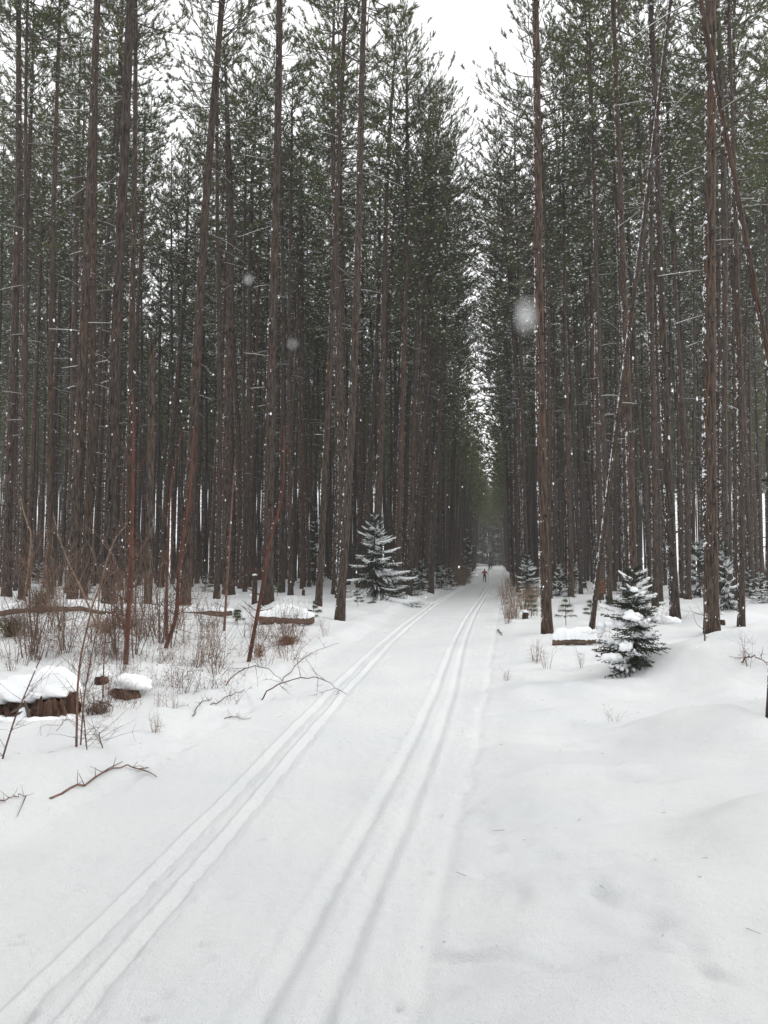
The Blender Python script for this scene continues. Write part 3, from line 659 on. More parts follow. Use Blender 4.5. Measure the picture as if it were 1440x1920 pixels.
def hero_spruce():
    """the snow laden sapling on the flank of the right hand mound"""
    p = on_ground(1192, 1248); h = 190 * p[1] / F_PX
    r = make_spruce(21, h, .57, whorl=.085, density=1.3, snow=.20, droop=.5, bare_top=.30, needle_w=.012, fat=1.3)
    e = empty('spruce_sapling', (p[0], p[1], p[2] - .05), 'snow laden spruce sapling growing from the flank of the snow mound', 'tree')
    link('trunk', r[0], e); link('crown', r[1], e); s = link('snow_load', r[2], e); s['kind'] = 'stuff'; TRI['hero_spruce'] = r[3]
    rng = np.random.default_rng(3)
    for dx, dy, dz, r1, r2, az in ((-.36, -.10, .60, .17, .07, 3.4), (-.12, -.30, .72, .17, .08, 4.3), (.42, -.10, .66, .20, .08, -.3), (-.22, -.30, .34, .12, .09, 4.0), (-.34, -.22, .20, .15, .08, 3.7), (-.06, -.15, 1.06, .10, .045, 4.4), (-.5, 0, .50, .11, .05, 3.2)):
        m = MB(); ca, sa = math.cos(az), math.sin(az)             # a pillow that ends in snow fingers
        for q in range(6):
            t = rng.uniform(-.7, .8); w = rng.uniform(-.6, .6); V, Q = blob((t * r1 * ca - w * r1 * .6 * sa, t * r1 * sa + w * r1 * .6 * ca, -.25 * r2 * (t + 1) + rng.uniform(-.2, .25) * r2), (r1 * rng.uniform(.3, .5), r1 * rng.uniform(.28, .42), r2 * rng.uniform(.5, .85)), int(rng.integers(999)), 10, 7, .25, .6); m.add(V, Q)
        o = m.build('snow_clump', M_SNOW, e); o.location = (dx, dy, dz)
    P, R = [], []
    for i in range(15):                                        # candle like snowy top shoots
        a = rng.uniform(0, 6.28); z0 = h * rng.choice([.60, .64, .74, .84, .92]); L = rng.uniform(.13, .34) * (1.35 - z0 / h); d = np.array([math.cos(a), math.sin(a) * .8, rng.uniform(.25, .8)])
        b = np.array([0, 0, z0]) + d * .04; P.append([b, b + d * L * .5, b + d * L]); R.append([.017, .020, .009])
    m = MB(); V, Q = tubes(P, R, 6); m.add(V, Q); o = m.build('snowy_shoots', M_SNOW, e); o['kind'] = 'stuff'
hero_spruce()

def seedling_mesh(seed, h):
    rng = np.random.default_rng(seed); P, R, tp, td, dr = [[[0, 0, -.06], [0, 0, h * .5], [0, 0, h]]], [[.009, .007, .004]], [], [], []
    for z in np.linspace(.35, 1.0, 4) * h:
        for q in range(rng.integers(3, 6)):
            a = rng.uniform(0, 6.28); L = (.30 * h + .06) * (1.25 - z / h) * rng.uniform(.7, 1.2); d = np.array([math.cos(a), math.sin(a), .12])
            e = np.array([0, 0, z]) + d * L; P.append([[0, 0, z], np.array([0, 0, z]) + d * L * .5, e]); R.append([.005, .004, .003])
            for k in (.45, .7, .88, 1.0): tp.append(np.array([0, 0, z]) + d * L * k); td.append(nrm(d + [0, 0, -.35]))
    tp.append(np.array([0, 0, h])); td.append(np.array([0, 0, 1.]))
    m = MB(); V, Q = tubes(P, R, 4); m.add(V, Q, 0); V, Fc = needles(rng, np.array(tp), np.array(td), k=22, ln=(.07, .13), w=(.004, .007), spread=.6, back=.05, up=-.25); m.add(V, Fc, 1)
    return m.mesh('pine_seedling', [M_TWIG, M_WPINE], smooth=False)
for i, (px, py, hp, lb) in enumerate(((671, 1136, 28, 'pine seedling poking out of the bank below the bushy spruce'), (588, 1168, 40, 'pine seedling drooping at the end of the short log'),
        (1061, 1172, 46, 'flat topped pine seedling between the flared pine and the leaning pine'), (996, 1158, 40, 'pine seedling at the foot of the flared trailside pine'),
        (1068, 1134, 40, 'bushier pine seedling behind the flat topped one'), (1108, 1160, 34, 'pine seedling partly behind the leaning pine'), (520, 1118, 22, 'tiny pine seedling in front of the thick knotty pine'), (445, 1170, 26, 'tiny pine seedling beside the slender brown sapling'))):
    p = on_ground(px, py); o = link('pine_seedling', seedling_mesh(40 + i, hp * p[1] / F_PX)); o.location = p; tag(o, lb, 'seedling', 'pine seedlings in the snow')

# ------------------------------------------------------------------ shrubs, saplings, fallen wood
def grow(rng, P, R, p, d, L, r, depth, curl=.25, up=.1):
    n = 6; pts = [np.array(p, float)]; d = nrm(np.array(d, float))
    for i in range(n - 1):
        d = nrm(d + rng.normal(0, curl, 3) * .35 + np.array([0, 0, up * .25])); pts.append(pts[-1] + d * L / (n - 1))
    P.append(pts); R.append(np.linspace(r, r * .35, n))
    if depth > 0:
        for k in range(rng.integers(2, 5)):
            i = rng.integers(1, n - 1); q = pts[i]; dd = nrm(pts[i + 1] - pts[i] + rng.normal(0, .55, 3)); grow(rng, P, R, q, dd, L * rng.uniform(.25, .55), r * .55, depth - 1, curl, up)
def make_shrub(seed, stems, h, spread, depth=2, r=.0058, curl=.3, up=.1, mt=None, leaves=0, sides=3):
    rng = np.random.default_rng(seed); P, R = [], []
    for i in range(stems):
        a = rng.uniform(0, 6.28); q = rng.random() ** .5 * spread * .22; grow(rng, P, R, (q * math.cos(a), q * math.sin(a), -.06), (math.cos(a) * spread * .5, math.sin(a) * spread * .5, 1), h * rng.uniform(.55, 1.1), r * rng.uniform(.7, 1.2), depth, curl, up)
    m = MB(); V, Q = tubes(P, R, sides); m.add(V, Q, 0)
    if leaves:
        tips = np.array([q[rng.integers(2, 6)] for q in P]); k = rng.integers(0, len(tips), leaves)
        V, Fc = needles(rng, tips[k], nrm(rng.normal(0, 1, (leaves, 3))), k=2, ln=(.03, .06), w=(.02, .035), spread=1, back=.02, up=-.3); m.add(V, Fc, 1)
    return m.mesh('twig_shrub', [mt or M_TWIG, M_LEAF], smooth=False), m.tris()
SHR = [make_shrub(100 + i, 9, 1.0, .55, 2, curl=.34) for i in range(4)] + [make_shrub(110 + i, 7, .9, .9, 2, curl=.5, leaves=10) for i in range(3)]
TAN = [make_shrub(120 + i, 8, 1.1, .5, 2, r=.005, curl=.26, mt=M_TWIGL) for i in range(3)]
STALK = [make_shrub(130 + i, 14, .6, .35, 1, r=.0048, curl=.12, mt=M_TWIGL) for i in range(2)]
THICK = [make_shrub(140 + i, 6, 1.3, .35, 2, r=.0075, curl=.22) for i in range(3)]
TRI['shrub'] = sum(t for _, t in SHR + STALK + THICK)
def shrub(kind, px, py, h_px, label, group, h0=1.0, p=None):
    p = on_ground(px, py) if p is None else p; me = kind[rt.randrange(len(kind))][0]; o = link('twig_shrub', me); s = h_px * p[1] / F_PX / h0
    o.location = p; o.rotation_euler = (0, 0, rt.uniform(0, 6.28)); o.scale = (s, s, s); return tag(o, label, 'shrub', group)
MARKS = [(10, 'the rotten stump half'), (75, 'the brown brush pile'), (110, 'the snow capped stump'), (160, 'the stout close pair of pines'), (200, 'the thick grey pine'), (236, 'the tallest reddish sapling'), (277, 'the broken snag'), (312, 'the crooked reddish sapling'), (350, 'the pine leaning towards the trail'), (420, 'the slender brown sapling'), (466, 'the bent dark sapling'), (530, 'the short snow capped log'), (610, 'the trailside pine')]
def by(px): return min(MARKS, key=lambda t: abs(t[0] - px))[1]
def size_word(h, a, b): return 'low' if h < a else ('tall' if h > b else 'medium high')
for i in range(50):
    px = rt.uniform(-20, 410); py = 1162 + 105 * rt.random() ** .9 - max(0, px - 150) * .06
    if 60 < px < 170 and py > 1240: continue
    hp = rt.uniform(55, 105)
    shrub(TAN if i % 4 == 0 else SHR, px, py, hp, ('%s tangled bare tan thicket shrub, %s %s' if i % 4 == 0 else '%s tangled reddish thicket shrub, %s %s') % (size_word(hp, 70, 90), 'behind' if py < 1205 else 'in front of', by(px)), 'shrubs of the thicket')
for i in range(16):
    px = rt.uniform(-10, 340); py = rt.uniform(1175, 1240)
    shrub(THICK if i % 3 else TAN, px, py, rt.uniform(130, 270), 'thin upright bare shrub rising above the thicket by ' + by(px), 'tall shrubs of the thicket', 1.3)
for i in range(62):
    px = rt.uniform(150, 570); py = 1200 + rt.random() * (135 if px < 440 else 60) - max(px - 300, 0) * .06; hp = rt.uniform(35, 90)
    shrub(SHR, px, py, hp, '%s sparse shrub in open snow near %s' % (size_word(hp, 50, 72), by(px)), 'sparse shrubs by the trail')
for px, py, hp, lb in ((150, 1300, 90, 'shrub growing right behind the snow capped stump'), (245, 1290, 75, 'shrub leaning over the low rotten stump'), (200, 1345, 60, 'drooping shrub beside the snow capped stump'),
                       (385, 1290, 80, 'forked shrub nearest the skier footprints on the verge'), (560, 1190, 62, 'wiry shrub in front of the short snow capped log'), (610, 1195, 38, 'small shrub below the trailside pine bank')):
    shrub(SHR, px, py, hp, lb, None)
for i in range(16):
    px = rt.uniform(940, 1000); py = rt.uniform(1110, 1172)
    shrub(STALK, px, py, rt.uniform(34, 62), 'pale dry stalks standing at the trail edge by the flared pine', 'pale stalks by the trail', .6)
for i in range(16):
    px = rt.uniform(840, 886); py = rt.uniform(1092, 1100)
    shrub(STALK, px, py, rt.uniform(24, 60), 'pale brush at the trail bend behind the low spruces', 'pale brush at the bend', .6)
for i in range(7):
    px = rt.uniform(935, 962); py = rt.uniform(1093, 1108)
    shrub(SHR, px, py, rt.uniform(18, 34), 'low brown shrub under the dark leaning pair of pines', 'shrubs below the leaning pair')
for i in range(14):
    px = rt.uniform(1050, 1240); py = rt.uniform(1110, 1165)
    shrub(SHR, px, py, rt.uniform(26, 52), 'thin bare shrub around the pines behind the spruce sapling', 'shrubs behind the spruce sapling')
for px, py, hp, k, lb in ((1025, 1256, 60, SHR, 'dark bare shrub in front of the cut log by the trail'), (1005, 1240, 48, STALK, 'sparse stalks beside the dark shrub near the cut log'), (1090, 1254, 44, THICK, 'upright twig cluster below the cut log'),
                          (1132, 1236, 90, THICK, 'bare shrub crowding the spruce sapling'), (1152, 1352, 38, SHR, 'lone twig tuft with snow lumps on the open snow'), (1404, 1250, 66, THICK, 'upright twigs behind the snow mound crest'),
                          (1233, 1170, 60, SHR, 'forked twiggy shrub next to the dark pine'), (950, 1275, 26, STALK, 'tiny stalks at the edge of the trail before the cut log'), (292, 1368, 50, STALK, 'dry seed stalks with brown heads on the verge')):
    o = shrub(k, px, py, hp, lb, None, 1.3 if k is THICK else (.6 if k is STALK else 1.0))

def stem(name, pts, w0, w1, m, label, cat, branches=(), group=None, snow=True, y=None, sides=7):
    """a stem traced upward from its foot in the snow; depth from that foot"""
    b = on_ground(*pts[0]); Y = y or b[1]; P = [b - [0, 0, .08]] + [b] + [at_y(q[0], q[1], Y) for q in pts[1:]]
    P = np.array(P); t = np.linspace(0, 1, len(P)); tt = np.linspace(0, 1, 4 * len(P)); P = np.stack([np.interp(tt, t, P[:, k]) for k in range(3)], -1)
    P[1:-1] = (P[:-2] + P[1:-1] * 2 + P[2:]) / 4; P[:, 1] += np.linspace(0, .15, len(P)) * rt.uniform(-1, 1)
    k = Y / F_PX; R = np.linspace(w0 * k / 2, w1 * k / 2, len(P)); mb_ = MB(); V, Q = tubes(P, R, sides); mb_.add(V, Q, 0)
    rng = np.random.default_rng(int(abs(pts[0][0]) * 7 + pts[0][1])); BP, BR = [], []
    for br in branches:                                      # traced side branches
        q = [at_y(c[0], c[1], Y) + [0, (i * .05), 0] for i, c in enumerate(br)]; i = np.argmin(np.linalg.norm(P - q[0], axis=1)); q[0] = P[i]
        q = np.array(q); u = np.linspace(0, 1, len(q)); v = np.linspace(0, 1, 6); q = np.stack([np.interp(v, u, q[:, c]) for c in range(3)], -1); BP.append(q); BR.append(np.linspace(R[i] * .45, R[i] * .15, 6))
    nb = int(len(P) * .7)
    for i in rng.integers(len(P) // 4, len(P) - 1, nb):      # fine twigs
        d = nrm(np.array([rng.choice([-1, 1]) * rng.uniform(.5, 1), rng.uniform(-.6, .6), rng.uniform(.2, .9)])); grow(rng, BP, BR, P[i], d, rng.uniform(.12, .42), max(R[i] * .28, .002), 1, .3, .15)
    V, Q = tubes(BP, BR, 3); mb_.add(V, Q, 0)
    if snow:
        nl = max(2, min(12, int(np.linalg.norm(P[-1] - P[0]) * 3))); i = rng.integers(2, len(P), nl); C = P[i] + np.stack([-R[i], -R[i] * .5, R[i] * 0], -1); s = rng.uniform(.004, .010, (nl, 1)); V, Fc = lumps(C, s * np.array([1, 1, 1.4])); mb_.add(V, Fc, 1)
    return tag(mb_.build(name, [m, M_SNOW]), label, cat, group)
stem('sapling', [(236, 1248), (243, 1130), (248, 1010), (251, 920), (252, 820), (252, 740)], 11, 3, M_RED, 'tallest reddish brown sapling with straight stem standing in the thicket', 'sapling', [[(247, 1060), (262, 1045), (275, 1040)], [(250, 900), (275, 850), (300, 780)], [(251, 870), (225, 830), (200, 800)]])
stem('sapling', [(310, 1218), (330, 1160), (335, 1060), (345, 990), (355, 930), (360, 850), (362, 800)], 9, 3, M_RED, 'reddish sapling with a crooked stem leaning beside the tallest one', 'sapling', [[(332, 1110), (318, 1090), (310, 1060)]])
stem('sapling', [(313, 1198), (313, 1100), (316, 1000), (320, 930), (328, 880), (345, 800)], 7, 2, M_RED, 'thin reddish sapling touching the crooked one', 'sapling', [[(316, 990), (295, 950), (280, 920)]])
stem('sapling', [(420, 1182), (425, 1100), (430, 1010), (435, 930), (440, 860)], 6, 2, M_TWIG, 'slender brown sapling in front of the thick knotty pine', 'sapling', [[(427, 1110), (455, 1080), (500, 1060)]])
stem('sapling', [(466, 1240), (480, 1165), (492, 1100), (502, 1030), (515, 980), (522, 960), (532, 900), (533, 800)], 9, 3, M_RED, 'bent dark sapling with a kinked stem by the short log', 'sapling', [[(520, 962), (545, 945), (560, 940)], [(487, 1120), (455, 1098), (430, 1090)]])
stem('sapling', [(142, 1409), (143, 1290), (148, 1230), (168, 1140), (185, 1090), (200, 1060)], 5, 2, M_TWIG, 'thin upright stem rising beside the snow capped stump', 'sapling', [[(146, 1260), (160, 1200), (172, 1160)]])
stem('sapling', [(163, 1412), (158, 1340), (152, 1290)], 3, 2, M_TWIG, 'short thin stem next to the snow capped stump', 'sapling')
stem('sapling', [(152, 1402), (160, 1300), (180, 1200), (200, 1130)], 3.5, 1.5, M_TWIG, 'leaning thin stem crossing the one by the stump', 'sapling')
stem('sapling', [(5, 1423), (30, 1345), (50, 1300), (85, 1220)], 4, 2, M_TWIG, 'slanting twig stem in front of the rotten stump half', 'sapling')
stem('sapling', [(196, 1398), (195, 1380), (198, 1366)], 2.5, 1.5, M_TWIG, 'short crooked twig on the open snow near the verge', 'twig', snow=False)
stem('sapling', [(195, 1305), (200, 1230), (208, 1150)], 3.5, 1.5, M_TWIG, 'dark thin stem between stump and tallest sapling', 'sapling')
stem('sapling', [(1321, 1200), (1320, 1160), (1318, 1110), (1312, 1080)], 3.5, 1.5, M_TWIG, 'dark sapling stem standing against the thickest pine', 'sapling', [[(1320, 1150), (1300, 1147), (1297, 1135)], [(1319, 1180), (1308, 1170), (1305, 1150)]])
stem('sapling', [(45, 1130), (55, 1060), (60, 1000), (45, 960), (40, 930)], 4, 2, M_TWIGL, 'pale forked sapling beside the brush pile', 'sapling', y=20)
stem('sapling', [(180, 1175), (150, 1100), (128, 1060), (108, 1010), (95, 960)], 4, 1.5, M_TWIGL, 'pale sapling spreading outward above the fallen log', 'sapling', [[(130, 1060), (105, 1000), (75, 975)], [(150, 1100), (170, 1040), (175, 960)], [(128, 1058), (150, 1030), (165, 1010)]], y=17)
stem('sapling', [(182, 1178), (186, 1110), (200, 1050), (215, 1010), (240, 980)], 4, 1.5, M_TWIGL, 'pale sapling bending towards the tallest reddish one', 'sapling', [[(186, 1110), (175, 1040), (168, 960)], [(200, 1050), (218, 1000), (228, 940)]], y=17)

def fallen(name, pts, w, label, m=None, lift=.02, branches=()):
    """a twig lying on the snow along traced points"""
    P = np.array([on_ground(*q) for q in pts]); t = np.linspace(0, 1, len(P)); v = np.linspace(0, 1, 14); P = np.stack([np.interp(v, t, P[:, c]) for c in range(3)], -1)
    P[:, 2] = [GZ(a, b) for a, b, _ in P]; P[:, 2] += lift * np.sin(v * 3.0) + .004; k = P[:, 1].mean() / F_PX; P[1:-1] += np.random.default_rng(abs(int(pts[0][0])) + 70).normal(0, .009, (12, 3)) * [1, 1, .6]
    mb_ = MB(); BP, BR = [], []; V, Q = tubes(P, np.linspace(w * k * .42, w * k * .18, 14), 5); mb_.add(V, Q)
    for br in branches:
        q = np.array([on_ground(*c) for c in br]); q[0] = P[np.argmin(np.linalg.norm(P - q[0], axis=1))]; q[1:, 2] += .012; u = np.linspace(0, 1, len(q)); s = np.linspace(0, 1, 6)
        BP.append(np.stack([np.interp(s, u, q[:, c]) for c in range(3)], -1)); BR.append(np.linspace(w * k * .33, w * k * .15, 6))
    rng = np.random.default_rng(abs(int(pts[0][0])))
    for i in rng.integers(3, 13, 9): grow(rng, BP, BR, P[i], (rng.normal(), rng.normal(), .6), rng.uniform(.03, .12), w * k * .18, 0)
    V, Q = tubes(BP, BR, 3); mb_.add(V, Q)
    return tag(mb_.build(name, m or M_TWIG), label, 'twig')
fallen('fallen_branch', [(94, 1495), (150, 1468), (200, 1447), (250, 1438), (278, 1441)], 5, 'dark fallen branch lying across the snow of the verge', branches=[[(165, 1462), (200, 1443), (230, 1433)], [(262, 1439), (280, 1452), (294, 1461)]])
fallen('fallen_branch', [(-12, 1512), (20, 1496), (49, 1488)], 3, 'short angled fallen twig on the snow near the fallen branch', branches=[[(49, 1488), (40, 1512), (32, 1536)]])
fallen('fallen_branch', [(361, 1340), (380, 1322), (396, 1306)], 2.5, 'thin fallen twig at the verge below the shrubs')
fallen('fallen_branch', [(395, 1324), (425, 1310), (458, 1296)], 2.5, 'longer thin fallen twig near the arching one')
fallen('fallen_branch', [(420, 1352), (440, 1351), (455, 1352)], 2, 'tiny straight fallen twig by the footprints', branches=[[(462, 1358), (468, 1350), (471, 1346)]])
fallen('fallen_branch', [(932, 1181), (938, 1187), (941, 1192)], 3, 'small dark twig stuck in the trail edge')
def arch(pts, w, label, m=None, branches=()):
    """a thin branch arching out of the snow: foot and far end touch the ground"""
    a, b = on_ground(*pts[0]), on_ground(*pts[-1]); n = len(pts); P = []
    for i, q in enumerate(pts): Y = a[1] + (b[1] - a[1]) * i / (n - 1); P.append(at_y(q[0], q[1], Y))
    P[0] = a - [0, 0, .05]; P = np.array(P); t = np.linspace(0, 1, n); v = np.linspace(0, 1, 16); P = np.stack([np.interp(v, t, P[:, c]) for c in range(3)], -1); P[1:-1] = (P[:-2] + 2 * P[1:-1] + P[2:]) / 4
    k = a[1] / F_PX; P[1:-1] += np.random.default_rng(abs(int(pts[0][0])) + 8).normal(0, .010, (14, 3)); mb_ = MB(); V, Q = tubes(P, np.linspace(w * k * .42, w * k * .12, 16), 5); mb_.add(V, Q); rng = np.random.default_rng(abs(int(pts[0][0])) + 3); BP, BR = [], []
    for i in rng.integers(4, 15, 7): grow(rng, BP, BR, P[i], (rng.normal(), rng.normal() * .4, rng.normal() * .6), rng.uniform(.12, .35), w * k * .18, 1)
    V, Q = tubes(BP, BR, 3); mb_.add(V, Q); return tag(mb_.build('arching_branch', m or M_TWIG), label, 'twig')
arch([(486, 1312), (505, 1290), (535, 1275), (570, 1268), (600, 1272), (625, 1285), (651, 1302)], 3.5, 'thin dark branch arching over the crisp ski ruts')
arch([(418, 1284), (440, 1262), (470, 1248), (495, 1250), (515, 1262), (540, 1285)], 3, 'thin branch arching low beside the bent dark sapling')
arch([(515, 1290), (560, 1240), (600, 1215), (640, 1205)], 2.5, 'thin branch slanting up towards the trail from the shrubs')
arch([(245, 1330), (300, 1290), (345, 1262), (400, 1230), (440, 1215)], 3.5, 'long slanting branch reaching over the verge from the thicket')
arch([(-5, 1415), (40, 1398), (75, 1410), (118, 1352), (127, 1345)], 3, 'drooping twig arching in front of the snow capped stump')

def log(pa, pb, dia, label, cut_end=False, snow=.09, y=None, name='fallen_log', stubs=0, snow_w=1.02):
    a, b = on_ground(*pa), on_ground(*pb)
    if y: a, b = np.array([(pa[0] - CX) / F_PX * y, y, 0]), np.array([(pb[0] - CX) / F_PX * y, y + .3, 0]); a[2], b[2] = GZ(a[0], a[1]), GZ(b[0], b[1])
    e = empty(name, a, label, 'log'); n = 26; t = np.linspace(0, 1, n); r = dia / 2
    P = a + (b - a) * t[:, None]; gz = np.array([GZ(x, yy) for x, yy, _ in P]); lz = np.maximum(np.interp(t, [0, 1], [gz[0], gz[-1]]), gz - r * .4) + r * .95
    P[:, 2] = lz; P = P - a; rng = np.random.default_rng(abs(int(pa[0])) + 9)
    m = MB(); R = r * (1 - .25 * t) * (1 + .09 * rng.normal(size=n)); P = P + rng.normal(0, .008, P.shape) + np.array([0, 0, .10]) * r * np.sin(t * 7 + pa[0])[:, None]; V, Q = tubes(P, R, 10); m.add(V, Q, 0)
    for base, ce in ((0, P[0]), ((n - 1) * 10, P[-1])):
        m.add(np.vstack([V[base:base + 10], ce[None]]), np.array([[k, (k + 1) % 10, 10] for k in range(10)]), 1)
    m.build('wood', [M_LOG, M_CUT if cut_end else M_LOG], e)
    W = r * snow_w; ns = 9; an = np.linspace(-.15, math.pi + .15, ns); d = nrm((b - a) * [1, 1, 0]); sd = np.array([-d[1], d[0], 0]); hh = snow * (1 + .55 * noise(t * 5, t * 0 + pa[0], 3)) * np.sqrt(np.clip(np.minimum(t, 1 - t) * 9, .03, 1))
    C = P + [0, 0, r * .72]; V = C[:, None] + sd * (W * np.cos(an))[None, :, None] + np.array([0, 0, 1]) * (np.sin(an)[None, :] * (hh + r * .45)[:, None])[..., None]
    V[0] += -d * .02; V[-1] += d * .02
    i, j = np.meshgrid(np.arange(n - 1), np.arange(ns - 1), indexing='ij'); m = MB(); m.add(V.reshape(-1, 3), np.stack([i * ns + j, i * ns + j + 1, (i + 1) * ns + j + 1, (i + 1) * ns + j], -1).reshape(-1, 4))
    V2 = V.reshape(-1, 3); m.add(V2[:ns], np.array([[0, k, k + 1] for k in range(1, ns - 1)])); m.add(V2[-ns:], np.array([[0, k + 1, k] for k in range(1, ns - 1)])); m.build('snow_cap', M_SNOW, e)
    if stubs:
        BP, BR = [], []
        for q in range(stubs): i = rng.integers(2, n - 2); grow(rng, BP, BR, P[i], (rng.normal() * .6, rng.normal() * .6, rng.uniform(-.2, 1)), rng.uniform(.3, .9), .014, 1, .3)
        m = MB(); V, Q = tubes(BP, BR, 4); m.add(V, Q); m.build('dead_branch', M_LIMB, e)
    return e
log((-30, 1158), (432, 1163), .20, 'long fallen log under snow lying along the pine feet', snow=.10, y=19.5, stubs=12)
log((483, 1170), (586, 1172), .24, 'short snow capped log on the bank beside the bent sapling', snow=.16)
log((1036, 1210), (1116, 1206), .16, 'cut log with orange end under a thick snow pillow', cut_end=True, snow=.12)
arch([(1384, 1240), (1398, 1232), (1416, 1230), (1436, 1240), (1452, 1256)], 4, 'bent dead limb arching out of the snow beside the mound')

def stub(px, py, w, hpx, label, cap=True):
    p = on_ground(px, py); k = p[1] / F_PX; r = w * k / 2; h = hpx * k; e = empty('tree_stub', p, label, 'stump'); rng = np.random.default_rng(int(px)); n = 10; an = np.arange(n) * 2 * math.pi / n
    zz = np.array([-.15, 0, .15 * h, .5 * h, .8 * h, h]); R = r * np.array([1.15, 1.12, 1.03, 1, .98, .96])[:, None] * (1 + .06 * rng.normal(size=(6, n))); Z = np.broadcast_to(zz[:, None], R.shape).copy(); Z[-1] += rng.uniform(-.06, .05, n) * h
    V = np.stack([R * np.cos(an), R * np.sin(an), Z], -1).reshape(-1, 3); i, j = np.meshgrid(np.arange(5), np.arange(n), indexing='ij'); j2 = (j + 1) % n
    m = MB(); m.add(V, np.stack([i * n + j, i * n + j2, (i + 1) * n + j2, (i + 1) * n + j], -1).reshape(-1, 4)); m.add(np.vstack([V[-n:], [[0, 0, h]]]), np.array([[q, (q + 1) % n, n] for q in range(n)])); m.build('wood', M_BARK, e)
    if cap: m = MB(); V, Q = blob((0, 0, h), (r * 1.05, r * 1.05, r * .7), int(px), 12, 7, .15, .15); m.add(V, Q); m.build('snow_cap', M_SNOW, e)
    TREES.append((p[0], p[1])); return e
stub(477, 1133, 10, 52, 'broken off grey stub with a snow cap beside the bent sapling')
stub(569, 1117, 6, 11, 'very short stub beyond the short log', False)
stub(1355, 1173, 9, 8, 'tiny cut stub in the snow beside the thickest pine', False)
stub(985, 1160, 11, 11, 'small dark stub at the foot of pale stalks', True)

def stump_wood(r, h, seed, hollow=.35):
    """rotten stump half: ribbed bark, torn rim, hollow heart"""
    rng = np.random.default_rng(seed); n = 40; an = np.arange(n) * 2 * math.pi / n; m = MB()
    rib = 1 + .10 * noise(an * 1.6 + seed, an * 0, 4) + .04 * np.sin(an * 17 + 2) + .07 * rng.normal(size=n); zz = np.array([-.15, 0, .25, .5, .75, 1.0]) * h; rim = h * (.78 + .34 * noise(an * 1.7, an * 0, seed) + .16 * rng.random(n))
    rows = []
    for k, z in enumerate(zz): rb = rib * (1.20 - .24 * k / 5) * (1 + .07 * rng.normal(size=n)); rows.append(np.stack([r[0] * rb * np.cos(an), r[1] * rb * np.sin(an), np.where(k == 5, rim, np.minimum(z, rim * (.2 + .16 * k)))], -1))
    for f_, z_ in ((.8, .98), (.72, .6), (.6, .2)): rows.append(np.stack([r[0] * f_ * np.cos(an), r[1] * f_ * np.sin(an), rim * z_], -1))
    V = np.array(rows).reshape(-1, 3); i, j = np.meshgrid(np.arange(len(rows) - 1), np.arange(n), indexing='ij'); j2 = (j + 1) % n
    m.add(V, np.stack([i * n + j, i * n + j2, (i + 1) * n + j2, (i + 1) * n + j], -1).reshape(-1, 4)); m.add(np.vstack([V[-n:], [[0, 0, h * .1]]]), np.array([[q, (q + 1) % n, n] for q in range(n)]))
    return m
